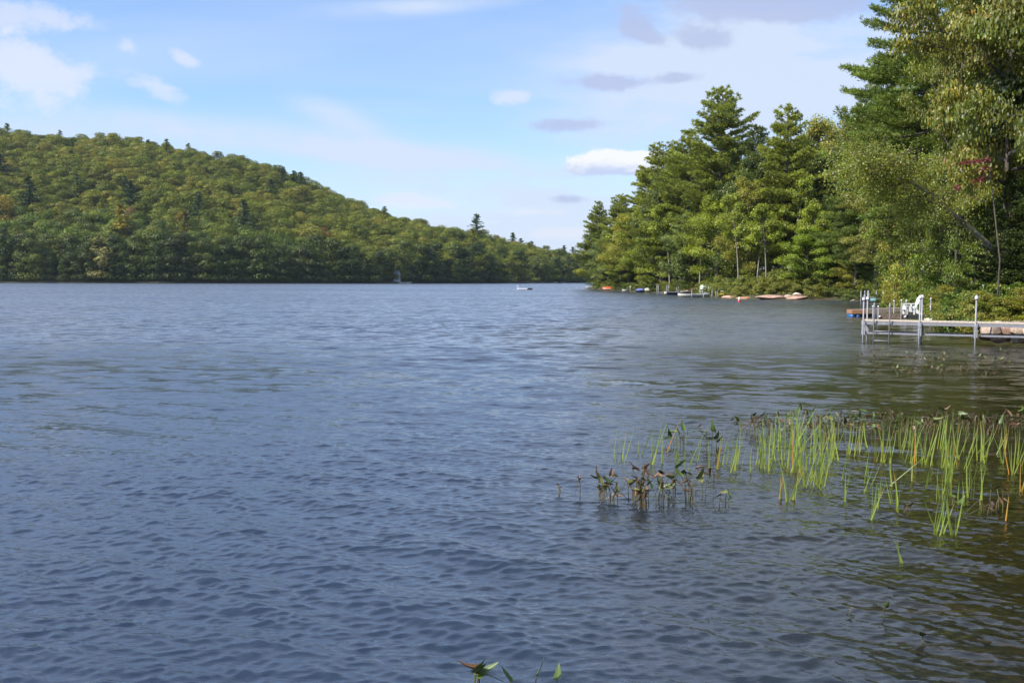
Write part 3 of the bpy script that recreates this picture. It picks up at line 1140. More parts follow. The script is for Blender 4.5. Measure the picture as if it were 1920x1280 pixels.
hp = [  # column, row of the top, height, colour, label
    (452, 292, 13, (0.030, 0.055, 0.016), 'small pine poking up alone where the ridge begins to fall'),
    (507, 306, 15, (0.028, 0.052, 0.016), 'dark pine on the falling ridge, left of the close pair'),
    (533, 312, 16, (0.032, 0.056, 0.018), 'broad dark pine on the ridge beside the close pair'),
    (553, 318, 17, (0.026, 0.048, 0.015), 'left pine of the close pair at the ridge step'),
    (566, 320, 17, (0.030, 0.054, 0.018), 'right pine of the close pair at the ridge step'),
    (163, 238, 10, (0.030, 0.055, 0.015), 'tiny pine tip on the round hilltop'),
    (283, 252, 11, (0.028, 0.052, 0.015), 'tiny pine tip on the skyline right of the hilltop'),
    (893, 399, 19, (0.034, 0.060, 0.026), 'tall lone pine standing above the low ridge'),
    (961, 431, 15, (0.032, 0.058, 0.024), 'left of two pine tips near the end of the low ridge'),
    (976, 433, 13, (0.030, 0.056, 0.024), 'narrow right one of two pine tips near the end of the low ridge'),
    (996, 443, 12, (0.030, 0.056, 0.024), 'low pine tip where the low ridge meets the sky'),
    (1057, 458, 13, (0.030, 0.054, 0.026), 'dark pine at the far end of the hill by the point'),
    (1073, 454, 14, (0.032, 0.056, 0.026), 'taller dark pine at the far end of the hill beside the point'),
    (60, 338, 18, (0.022, 0.040, 0.015), 'dark spreading pine on the left slope above the orange tree'),
    (8, 295, 15, (0.022, 0.040, 0.015), 'dark pine at the left end high on the slope'),
    (150, 322, 15, (0.036, 0.060, 0.014), 'green pine on the middle slope below the hilltop'),
    (140, 280, 13, (0.025, 0.046, 0.014), 'dark pine on the upper left slope'),
    (250, 345, 17, (0.024, 0.044, 0.018), 'blackish pine in the middle of the slope'),
    (238, 335, 13, (0.030, 0.050, 0.018), 'slim dark pine next to the blackish pine on the slope'),
    (375, 365, 17, (0.034, 0.056, 0.022), 'grey green pine on the middle slope right of centre'),
    (460, 382, 19, (0.030, 0.052, 0.022), 'large grey green pine low on the slope'),
    (228, 390, 19, (0.150, 0.140, 0.022), 'yellow tinged pine low on the slope'),
    (350, 402, 17, (0.080, 0.088, 0.026), 'brownish pine low on the slope'),
    (275, 385, 15, (0.050, 0.072, 0.016), 'fresh green pine left of the brownish pine'),
    (510, 340, 13, (0.026, 0.046, 0.016), 'dark pine just under the falling ridge'),
    (365, 278, 12, (0.026, 0.048, 0.014), 'dark pine just under the long skyline'),
    (722, 388, 13, (0.024, 0.046, 0.018), 'dark pine breaking the skyline above the pale cottage'),
]
for i, (u_, y_, th, c, lb) in enumerate(hp):
    v_ = v_for(u_, y_ + 1, th)
    tag(hill_place('hill_pine', pine_far[i % 3], u_, v_, th / 17.0 * (1.0 if y_ < 330 and u_ > 100 else 1.15), np.array(c) * 1.3, dz=-.8, sq=1.4), lb, 'pine tree', 'pines standing out on the far hill')
hb = [
    (15, 378, 12, (0.15, 0.125, 0.018), 'orange yellow tree low on the left end of the hill'),
    (78, 335, 9, (0.13, 0.075, 0.030), 'small reddish tree on the left slope'),
    (607, 434, 9, (0.13, 0.065, 0.030), 'small red tree low on the right slope'),
    (250, 398, 11, (0.12, 0.085, 0.030), 'orange brown tree beside the yellow tinged pine'),
    (190, 462, 15, (0.135, 0.135, 0.050), 'pale olive tree leaning out over the dark far shore'),
    (345, 403, 10, (0.14, 0.110, 0.020), 'golden tree above the brownish pine'),
    (10, 424, 15, (0.075, 0.120, 0.018), 'bright green tree at the left end behind the shore'),
    (905, 470, 11, (0.105, 0.145, 0.022), 'yellow green tree on the low slope right of centre'),
    (745, 455, 15, (0.105, 0.130, 0.030), 'yellow green tree above the pale cottage'),
    (930, 440, 10, (0.10, 0.070, 0.030), 'rusty tree below the tall lone pine'),
]
for i, (u_, y_, th, c, lb) in enumerate(hb):
    v_ = v_for(u_, y_, th)
    if u_ == 190:
        v_ = 0.004
    tag(hill_place('coloured_tree', broad_far[i % 6] if th < 15 else shore_far[i % 4], u_, v_, th / (13.0 if th < 15 else 15.0) * 1.2, np.array(c) * 1.3, dz=0.3), lb, 'tree', 'oddly coloured trees on the far hill')

# ------------------------------------------------------------------ trees of the right bank
def shoreY(x):
    y = np.interp(x, [p[0] for p in shore_px], [p[1] for p in shore_px])
    return gr(x, y).y


KIT = {}
for i in range(4):
    KIT['B%d' % i] = (*broadleaf('broadleaf', 16, 5.0, 200 + i, n_limb=24, base_t=0.20, leaf=0.22, per=125, cl=1.25, br=0.22, trunk_r=.17, flat=.6), 16, 5.2, 'broadleaf_tree')
for i in range(4):
    KIT['P%d' % i] = (*pine('pine', 25, 5.6, 220 + i, base_t=0.20, leafl=0.42, leafw=0.075, per=17, gap=0.36, top_narrow=0.62, step=0.85), 25, 5.2, 'pine_tree')
for i in range(3):
    KIT['M%d' % i] = (*broadleaf('maple', 20, 6.5, 240 + i, n_limb=40, base_t=0.24, leaf=0.19, per=175, cl=1.25, flat=.32, trunk_r=.22, rare=(0.02, (2.0, 1.0, 0.8)), up1=0.1, br=0.24), 20, 6.6, 'maple_tree')
KIT['N0'] = (*pine('near_pine', 26, 5.5, 251, base_t=0.25, step=0.8, leafl=0.26, leafw=0.045, per=15, gap=0.24), 26, 5.6, 'pine_tree')
KIT['N1'] = (*pine('near_pine', 22, 5.0, 252, base_t=0.2, step=0.7, leafl=0.26, leafw=0.045, per=15, gap=0.24), 22, 5.0, 'pine_tree')
for i in range(3):
    KIT['U%d' % i] = (*broadleaf('understory', 5.0, 2.3, 260 + i, n_limb=12, base_t=0.06, leaf=0.13, per=70, cl=0.62, up1=0.2, skirt=10, trunk_r=0.05, br=0.28), 5.0, 2.4, 'sapling')
for i in range(4):
    KIT['S%d' % i] = (*broadleaf('shrub', 1.9, 1.5, 270 + i, n_limb=9, base_t=0.05, leaf=0.13, per=26, cl=0.42, up1=0.3, skirt=8, trunk_r=0.025, br=0.28), 1.9, 1.6, 'shrub')
for i in range(2):
    KIT['T%d' % i] = (*broadleaf('tall', 15, 3.2, 290 + i, n_limb=14, base_t=0.5, leaf=0.26, per=60, cl=1.0, bark=mat('pale_bark%d' % i, (.26, .23, .19), .9, var=.3, scale=2), trunk_r=.15, lean=(.14 * (1 - 2 * i), 0)), 15, 3.4, 'slender_tree')
KIT['H0'] = (*pine('hemlock', 18, 4.0, 280, base_t=0.06, step=0.5, leafl=0.34, leafw=0.12, per=8, gap=0.36, top_narrow=0.9), 18, 4.2, 'hemlock_tree')


def plant(kit, X, Y, h, r, c, label, cat, group=None, rz=None, tilt=(0, 0), sink=0.15):
    tm, cm, h0, r0, nm = KIT[kit]
    root = empty(nm, (X, Y, ground_at(X, Y) - sink))
    root.rotation_euler = (tilt[0], tilt[1], R.uniform(0, 6.28) if rz is None else rz)
    root.scale = (r / r0, r / r0, h / h0)
    small = kit[0] in 'SU'
    link('stem' if small else 'trunk', tm, root)
    cr = link('foliage' if small else 'crown', cm, root)
    cr.color = (*[float(q) for q in c], 1.0)
    tag(root, label, cat, group)
    return root


def ptree(kit, x, ytop, depth, wpx, c, label, cat='tree', group=None, **kw):
    if x < 1836:
        depth = max(depth, shoreY(x) + 2.5)
    gz = ground_at(gX(x, depth), depth)
    h = zat(x, ytop, depth) - gz + 0.15
    c = np.array(c) * np.array([1.88, 1.74, 1.15])
    wide = 1.22 if kit[0] in 'PBN' else 1.08
    return plant(kit, gX(x, depth), depth, h, wpx / 2 / F * depth * wide, c, label, cat, group, **kw)


GP = (0.108, 0.136, 0.034)
GPb = (0.125, 0.152, 0.036)
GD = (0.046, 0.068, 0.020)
GB = (0.130, 0.168, 0.026)
GY = (0.150, 0.175, 0.026)
GO = (0.138, 0.148, 0.028)
GG = (0.105, 0.142, 0.055)
pen = [
    ('P0', 1122, 378, 8, 58, GP, 'dark pine at the tip of the point, left of its twin', 'pine tree'),
    ('P1', 1160, 366, 10, 62, GP, 'flat topped dark pine near the tip of the point', 'pine tree'),
    ('B0', 1113, 452, 4, 56, GY, 'yellow green tree overhanging the tip of the point', 'tree'),
    ('B1', 1140, 432, 5, 56, GG, 'grey green tree behind the orange canoe', 'tree'),
    ('B2', 1178, 405, 9, 84, GO, 'olive tree right of the orange canoe', 'tree'),
    ('B3', 1165, 470, 3.5, 52, GB, 'small bright tree leaning out behind the orange canoe', 'tree'),
    ('B0', 1208, 395, 8, 74, GB, 'leafy green tree behind the moored blue boat', 'tree'),
    ('B1', 1238, 432, 4, 74, GB, 'rounded tree over the landing with steel pipes', 'tree'),
    ('P2', 1212, 318, 24, 90, GP, 'pine half hidden left of the ragged high pine', 'pine tree'),
    ('P3', 1238, 268, 16, 108, GPb, 'ragged high pine with boughs reaching out left over the water', 'pine tree'),
    ('P0', 1290, 244, 16, 128, GP, 'broad pine just left of the tallest pine', 'pine tree'),
    ('P1', 1347, 166, 14, 138, GP, 'tallest pine on the point, standing above all others', 'pine tree'),
    ('B2', 1283, 400, 6, 66, GG, 'silvery green tree above the white rowing boat', 'tree'),
    ('B3', 1345, 372, 5.5, 108, GB, 'full green maple below the tallest pine', 'tree'),
    ('P2', 1412, 236, 22, 92, GD, 'dark pine filling the gap between the two highest pines', 'pine tree'),
    ('B0', 1402, 340, 9, 92, GO, 'olive tree in front of the dark gap pine', 'tree'),
    ('P3', 1470, 198, 11, 112, GPb, 'second tallest pine on the point with a bare stretch of trunk', 'pine tree'),
    ('B1', 1428, 428, 10, 70, GB, 'light green tree behind the golden bushes', 'tree'),
    ('B2', 1528, 228, 26, 122, GO, 'round topped olive tree right of the second tallest pine', 'tree'),
    ('B3', 1582, 230, 30, 112, GO, 'round topped tree below the far right pines', 'tree'),
    ('B0', 1545, 335, 12, 96, GB, 'green tree above the stacked shore rocks', 'tree'),
    ('B1', 1512, 430, 4.5, 84, (0.13, 0.19, 0.026), 'vivid green maple reaching over the pale flat rock', 'tree'),
    ('H0', 1572, 395, 6, 100, GD, 'dark hemlock hanging over the cove', 'hemlock'),
    ('H0', 1618, 420, 8, 80, GD, 'dark hemlock at the head of the cove', 'hemlock'),
    ('P2', 1646, 392, 5, 74, (0.040, 0.070, 0.026), 'bushy blue green pine with its trunk bare over the turquoise boat', 'pine tree'),
    ('B3', 1600, 470, 4, 60, GO, 'low dark leafed tree at the head of the cove', 'tree'),
]
for kit, x, yt, off, wp, c, lb, cat in pen:
    d = shoreY(x) + off if x < 1640 else shoreY(1640) + off
    ptree(kit, x, yt, d, wp, c, lb, cat, 'trees on the point')
for i, (x, yt, off, lb) in enumerate([(1163, 400, 2.5, 'slender pale trunked tree behind the orange canoe'), (1255, 380, 2.0, 'slender tree leaning left above the pipe dock'), (1311, 350, 3.0, 'slender grey trunked tree right of the boat lift'), (1384, 360, 4.0, 'slender tree leaning over the golden bushes'),
                       (1418, 400, 6.0, 'slender tree in the shade behind the golden bushes'), (1436, 380, 5.0, 'slender tree just left of the kayaks in the clearing'), (1486, 330, 7.0, 'straight grey trunk right of the kayaks in the clearing'), (1536, 380, 5.0, 'slender tree behind the stacked flat rocks')]):
    d = shoreY(x) + off
    o = ptree('T%d' % (i % 2), x, yt, d, 60, GB, lb, 'tree', 'slender trees on the shore of the point', rz=0.3 * (i % 3))
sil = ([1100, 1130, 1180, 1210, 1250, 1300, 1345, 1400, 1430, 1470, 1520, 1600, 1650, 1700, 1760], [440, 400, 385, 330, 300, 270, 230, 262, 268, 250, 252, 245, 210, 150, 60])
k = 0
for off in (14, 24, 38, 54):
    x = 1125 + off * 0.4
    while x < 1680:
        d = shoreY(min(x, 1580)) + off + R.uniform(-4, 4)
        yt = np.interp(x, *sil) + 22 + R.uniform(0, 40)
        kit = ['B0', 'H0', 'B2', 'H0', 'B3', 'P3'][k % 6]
        ptree(kit, x, yt, d, 9.5 / d * F * R.uniform(.85, 1.15), GD if kit[0] in 'PH' else (0.05, 0.072, 0.018), 'shaded %s in the %s row of woods behind the %s' % ('tree' if kit[0] == 'B' else 'evergreen', {14: 'second', 24: 'third', 38: 'fourth', 54: 'last'}[off], 'canoes of the point' if x < 1270 else 'boat lift' if x < 1350 else 'yellow kayak' if x < 1430 else 'long flat rock' if x < 1500 else 'stacked rocks' if x < 1570 else 'cove'), 'tree', 'trees deep in the woods of the point')  # foliage darker than on the front trees, standing in for forest shade
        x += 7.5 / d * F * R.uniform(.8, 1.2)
        k += 1

right = [
    ('N0', 1738, -250, 66, 280, (0.080, 0.118, 0.032), 'huge pine with long boughs reaching left across the top of the sky', 'pine tree'),
    ('N1', 1645, 112, 80, 165, (0.080, 0.115, 0.032), 'layered pine below the huge pine, boughs against the sky', 'pine tree'),
    ('N1', 1602, 196, 92, 84, (0.070, 0.105, 0.034), 'pointed young pine at the edge of the sky beside the layered pine', 'pine tree'),
    ('M0', 1880, -520, 47, 275, (0.115, 0.125, 0.030), 'great maple with rust tinged leaves filling the upper right', 'maple'),
    ('M1', 1790, -80, 56, 150, (0.100, 0.125, 0.024), 'bright green maple in front of the huge pine', 'maple'),
    ('M2', 2000, -620, 43, 300, (0.085, 0.110, 0.024), 'maple at the right edge of the frame above the boulders', 'maple'),
    ('M1', 1712, 175, 62, 150, (0.085, 0.118, 0.020), 'fresh green tree between the layered pine and the leaning birch', 'tree'),
    ('M2', 1660, 260, 74, 130, (0.11, 0.125, 0.03), 'olive tree behind the crown of the leaning birch', 'tree'),
    ('M0', 1780, 235, 58, 150, (0.075, 0.11, 0.02), 'green tree behind the trunk of the leaning birch', 'tree'),
    ('H0', 1886, 322, 45.6, 120, (0.026, 0.042, 0.012), 'blackish evergreen added as shade right of the leaning birch', 'hemlock'),  # added pair; near-black foliage stands in for the shade under the maples
    ('H0', 1936, 300, 44.5, 130, (0.026, 0.042, 0.012), 'blackish evergreen added as shade, cut by the right edge', 'hemlock'),
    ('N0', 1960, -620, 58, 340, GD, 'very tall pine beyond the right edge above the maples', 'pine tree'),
    ('B1', 1850, 120, 72, 190, (0.035, 0.055, 0.014), 'shadowed tree deep behind the maples', 'tree'),  # shadowed trees: the shade is put into their darkened foliage colours
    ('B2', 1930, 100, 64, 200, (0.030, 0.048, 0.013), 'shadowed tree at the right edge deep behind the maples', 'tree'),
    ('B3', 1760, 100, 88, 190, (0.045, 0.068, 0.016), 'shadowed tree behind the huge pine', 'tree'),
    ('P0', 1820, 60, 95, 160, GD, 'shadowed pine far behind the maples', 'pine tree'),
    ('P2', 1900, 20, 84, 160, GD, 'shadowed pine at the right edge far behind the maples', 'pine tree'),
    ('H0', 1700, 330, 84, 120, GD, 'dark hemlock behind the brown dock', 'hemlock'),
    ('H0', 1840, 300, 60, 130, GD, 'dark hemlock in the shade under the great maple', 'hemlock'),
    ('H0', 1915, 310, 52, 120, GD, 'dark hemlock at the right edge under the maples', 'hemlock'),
]
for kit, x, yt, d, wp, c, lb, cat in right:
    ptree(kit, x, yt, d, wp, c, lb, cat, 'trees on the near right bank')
# trees beyond the right edge of the frame: their reflection darkens the water by the reeds
for i, (X, Y, h, r, kit) in enumerate([(28, 44, 27, 7, 'M0'), (26, 35, 26, 6.5, 'M1'), (28, 26, 25, 7, 'M2'), (27, 17, 22, 6.5, 'M0'), (35, 38, 23, 6, 'N0'), (38, 22, 22, 6, 'N1'), (27, 9, 17, 5.5, 'M1')]):
    plant(kit, X, Y, h, r, (0.06, 0.085, 0.02), '%s beyond the right edge of the frame, %s' % (['pine', 'maple'][kit[0] == 'M'], ['level with the dock', 'level with the boulders', 'level with the far reeds', 'level with the near reeds', 'behind the first row by the dock', 'behind the first row by the reeds', 'nearest the viewer'][i]), 'tree', 'bank trees right of the frame')

# leaning birch: trunk across the bank, crown hanging over the water
def birch():
    D0 = 46.0
    path = [(1948, 575, 47), (1908, 523, 46.6), (1872, 478, 46.2), (1840, 446, 45.8), (1800, 412, 45.4), (1765, 382, 45.2), (1730, 354, 45), (1692, 334, 44.6), (1650, 315, 44.2), (1612, 306, 43.8)]
    P_ = [at(x, y, d) for x, y, d in path]
    base = Vector((P_[0].x, P_[0].y, ground_at(P_[0].x, P_[0].y) - 0.2))
    root = empty('leaning_birch', base)
    loc = [p - base for p in P_]
    loc[0] = Vector((0, 0, 0))
    tb = MB()
    tb.tube(loc, [0.15, 0.135, 0.12, 0.11, 0.10, 0.085, 0.07, 0.055, 0.04, 0.02], 9)
    rng = np.random.default_rng(5)
    C = []
    tw = MB()
    ends = []
    # boughs rise from the upper trunk and arch over
    for k in range(44):
        s = 8.9 - 4.4 * rng.random() ** 1.5
        i = int(s)
        p = loc[i].lerp(loc[i + 1], s - i)
        a = rng.uniform(0, 6.28)
        L = rng.uniform(1.0, 2.6)
        up = rng.uniform(-0.2, 1.0) + (0.15 if s > 6 else -.2)
        d = Vector((math.cos(a) - 0.35, math.sin(a) * 0.8, up)).normalized()
        q1 = p + d * L * 0.5
        q2 = q1 + (d + Vector((0, 0, -0.5))).normalized() * L * 0.5
        tw.tube([p, q1, q2], [0.022, 0.014, 0.006], 4, False)
        for m in range(5):
            st = p.lerp(q1, 0.6 + 0.4 * rng.random()).lerp(q2, rng.random())
            e = st + Vector((rng.normal() * .5, rng.normal() * .5, -rng.uniform(.3, 1.3)))
            mid = st.lerp(e, .5) + Vector((rng.normal() * .1, rng.normal() * .1, 0.12))
            tw.tube([st, mid, e], [0.008, 0.005, 0.003], 3, False)
            for w in range(3):
                ends.append(tuple(st.lerp(e, rng.random())))
    # dead hanging twigs along the lower trunk
    for k in range(95):
        s = rng.uniform(1.6, 6.8)
        i = int(s)
        p = loc[i].lerp(loc[i + 1], s - i)
        a = rng.uniform(0, 6.28)
        L = rng.uniform(.5, 1.9)
        q1 = p + Vector((math.cos(a) * .5, math.sin(a) * .5, -rng.uniform(.1, .7))) * L * .6
        q2 = q1 + Vector((math.cos(a) * .3 + rng.normal() * .2, math.sin(a) * .3, -rng.uniform(.5, 1.1))) * L * .8
        tw.tube([p, q1, q2], [0.012, 0.008, 0.004], 3, False)
        if rng.random() < .22:
            ends.append(tuple(q2))
    E = np.array(ends)
    per = 21
    off = rng.normal(size=(len(E), per, 3)) * np.array([.26, .26, .30])
    C = (E[:, None, :] + off).reshape(-1, 3)
    n = len(C)
    Nn = unit(rng.normal(size=(n, 3)) + np.array([-.3, -.2, .5]))
    lf = 0.085 * rng.uniform(.7, 1.4, n)
    V, Fc = leaf_faces(C, Nn, lf, lf * .75, rng)
    cr = link('crown', np_mesh('birch_crown', V, Fc, M['leaf'], col=tints(n, rng, br=.2, warm=.12)), root)
    cr.color = (0.235, 0.265, 0.04, 1)
    tb.build('trunk', M['birch_bark'], root, True)
    tw.build('branch', M['twig'], root)
    tag(root, 'pale barked birch leaning far out over the water with yellowish hanging leaves', 'birch tree')


birch()

# red maple sprays hanging under the great maple
def red_sapling():
    X, Y = gX(1868, 41.0), 41.0
    root = empty('red_maple_sapling', (X, Y, ground_at(X, Y) - .1))
    b = root.location
    rng = np.random.default_rng(8)
    tb = MB()
    top = at(1852, 290, 41.0) - b
    pts_ = [Vector((0, 0, 0)), Vector((.1, 0, top.z * .4)), at(1862, 370, 41) - b, top]
    tb.tube(pts_, [.045, .035, .025, .012], 6)
    C, T = [], []
    for (x0, y0, x1, y1, n) in ((1855, 300, 1800, 306, 130), (1852, 318, 1832, 322, 50), (1850, 332, 1826, 343, 60), (1800, 352, 1788, 350, 20)):
        p, q = at(x0, y0, 41) - b, at(x1, y1, 40.5) - b
        tb.tube([p, p.lerp(q, .5) + Vector((0, 0, .05)), q], [.014, .009, .004], 4, False)
        for k in range(n):
            C.append(tuple(p.lerp(q, rng.random()) + Vector((rng.normal() * .06, rng.normal() * .10, rng.normal() * .055))))
    C = np.array(C)
    n = len(C)
    V, Fc = leaf_faces(C, unit(rng.normal(size=(n, 3)) + np.array([0, -.3, .8])), .10 * rng.uniform(.7, 1.3, n), .085, rng)
    cr = link('crown', np_mesh('red_crown', V, Fc, M['leaf'], col=tints(n, rng, br=.3)), root)
    cr.color = (0.19, 0.035, 0.04, 1)
    tb.build('trunk', M['bark'], root, True)
    tag(root, 'slender maple sapling with crimson leaf sprays below the great maple', 'maple')


red_sapling()

# saplings and shrubs of the near bank
us = [(1668, 505, 72, 46), (1686, 470, 66, 60), (1702, 520, 66, 60), (1722, 470, 64, 76), (1738, 540, 61, 62), (1758, 455, 61, 84), (1775, 535, 56, 80), (1790, 440, 57, 96),
      (1806, 530, 45.0, 90), (1828, 455, 50, 100), (1842, 548, 41.5, 84), (1866, 470, 48, 100), (1880, 556, 40.5, 90), (1905, 490, 46, 100), (1922, 545, 40, 90), (1960, 500, 42, 110),
      (1735, 400, 62, 90), (1800, 380, 58, 100), (1690, 400, 74, 80), (1640, 500, 98, 44), (1660, 455, 92, 56), (1765, 330, 60, 100), (1720, 300, 66, 90), (1830, 370, 55, 80)]
ucol = [(0.125, 0.15, 0.026), (0.085, 0.125, 0.02), (0.15, 0.155, 0.035), (0.07, 0.105, 0.018)]
uname = ['yellow green', 'grass green', 'golden green', 'dark green']
uplace = {0: 'behind the brown dock', 1: 'over the end of the brown dock', 2: 'between the white chair and the leaning birch', 3: 'under the leaning birch', 4: 'above the boulders at the right edge'}
for i, (x, yt, d, wp) in enumerate(us):
    zone = 0 if x < 1700 else 1 if x < 1745 else 2 if x < 1800 else 3 if x < 1860 else 4
    lb = '%s %s sapling %s' % ('tall' if yt < 480 else 'low', uname[i % 4], uplace[zone])
    ptree('U%d' % (i % 3), x, yt, d, wp, ucol[i % 4], lb, 'sapling', 'saplings on the near bank')
for i in range(46):
    x = np.interp(i, [0, 45], [1666, 1935]) + R.uniform(-3, 3)
    # walk along the bank just inland of the waterline
    y = np.interp(x, [p[0] for p in shore_px], [p[1] for p in shore_px])
    g = gr(x, y)
    X, Y = g.x + R.uniform(.5, 1.8), g.y + R.uniform(.6, 3.0)
    if 1836 < x:
        X, Y = g.x + 1.0, g.y + R.uniform(2.8, 5.0)
    if x < 1775:
        Y = max(Y, 58.5 + R.uniform(0, 2))
        X = gX(x, Y)
    zone = 0 if x < 1700 else 1 if x < 1745 else 2 if x < 1800 else 3 if x < 1845 else 4
    ci = i % 4
    hh = R.uniform(1.0, 1.7)
    plant('S%d' % (i % 4), X, Y, hh, hh * .85, np.array(ucol[ci]) * 1.6, '%s %s shrub at the waterline %s' % ('knee-high' if hh < 1.3 else 'waist-high', uname[ci], uplace[zone].replace('saplings', 'shrubs')), 'shrub', 'shrubs along the near bank')

# bushes of the point
bc = [(0.19, 0.215, 0.03), (0.225, 0.235, 0.034), (0.13, 0.175, 0.028), (0.28, 0.19, 0.04)]
bn = ['green', 'golden', 'dark green', 'rust tinged']
for i in range(100):
    x = np.interp(i, [0, 99], [1118, 1660]) + R.uniform(-3, 3)
    y = np.interp(x, [p[0] for p in shore_px], [p[1] for p in shore_px])
    off = [1.6 if x < 1520 else .5, 4.0][i % 2] + R.uniform(-.4, .8)
    if 1395 < x < 1520:
        off += 1.5
    Y = gr(x, y).y + off
    pl = 'behind the orange canoe' if x < 1165 else 'by the moored blue boat' if x < 1230 else 'behind the white rowing boat' if x < 1340 else 'by the yellow kayak' if x < 1395 else 'above the long flat rock' if x < 1500 else 'beside the stacked flat rock' if x < 1560 else 'at the head of the cove'
    hh = (1.4 if x < 1340 or x > 1540 else 1.9) * R.uniform(.75, 1.15) * (1.15 if i % 2 else .8)
    ci = [2, 0, 2, 0][i % 4] if x < 1340 or x > 1550 else [1, 0, 1, 0, 0, 2][i % 6]
    if 1258 < x < 1345 and i % 2 == 0:
        hh *= .5
    plant('S%d' % (i % 4), gX(x, Y), Y, hh, hh * .9, bc[ci], '%s %s bush %s' % ('front row' if i % 2 == 0 else 'back row', bn[ci], pl), 'bush', 'bushes along the point')

# ------------------------------------------------------------------ docks, boats and shore things
M['alu'] = mat('aluminium', (0.26, 0.265, 0.29), 0.5, metal=0.1, var=0.10, scale=9)
M['alu_dull'] = mat('dull_aluminium', (0.22, 0.22, 0.24), 0.55, metal=0.1, var=0.12, scale=8)
M['white_pl'] = mat('white_plastic', (0.58, 0.58, 0.60), 0.4, var=0.03, scale=8)
M['white_paint'] = mat('white_paint', (0.80, 0.80, 0.80), 0.5, var=0.03, scale=8)
M['decking'] = mat('pale_decking', (0.50, 0.42, 0.34), 0.8, var=0.18, scale=10, streak=(1, 6, 1))
M['brown_wood'] = mat('brown_wood', (0.085, 0.060, 0.045), 0.85, var=0.35, scale=7, streak=(1, 8, 8), bump=0.01)
M['grey_wood'] = mat('weathered_wood', (0.23, 0.19, 0.155), 0.85, var=0.3, scale=6, streak=(1, 8, 8), bump=0.01)
M['orange_wood'] = mat('orange_wood', (0.30, 0.15, 0.075), 0.8, var=0.3, scale=9)
M['blue_pl'] = mat('blue_plastic', (0.02, 0.12, 0.32), 0.4, var=0.08)
M['dark_rub'] = mat('dark_rubber', (0.03, 0.03, 0.035), 0.6)
M['granite'] = mat('granite', (0.40, 0.30, 0.235), 0.9, var=0.30, scale=3.5, bump=0.05, dark=(0.21, 0.155, 0.12))
M['granite_pink'] = mat('pink_granite', (0.42, 0.265, 0.20), 0.9, var=0.28, scale=3.5, bump=0.05, dark=(0.25, 0.15, 0.11))
M['granite_rust'] = mat('rusty_granite', (0.38, 0.20, 0.11), 0.85, var=0.35, scale=4, bump=0.04, dark=(0.10, 0.05, 0.03))
M['granite_pale'] = mat('pale_granite', (0.55, 0.50, 0.40), 0.9, var=0.2, scale=3, bump=0.04, dark=(0.33, 0.29, 0.24))


def frame_at(name, p, q):
    """Empty at p with local x pointing at q"""
    a = math.atan2(q.y - p.y, q.x - p.x)
    return empty(name, (p.x, p.y, 0), a)


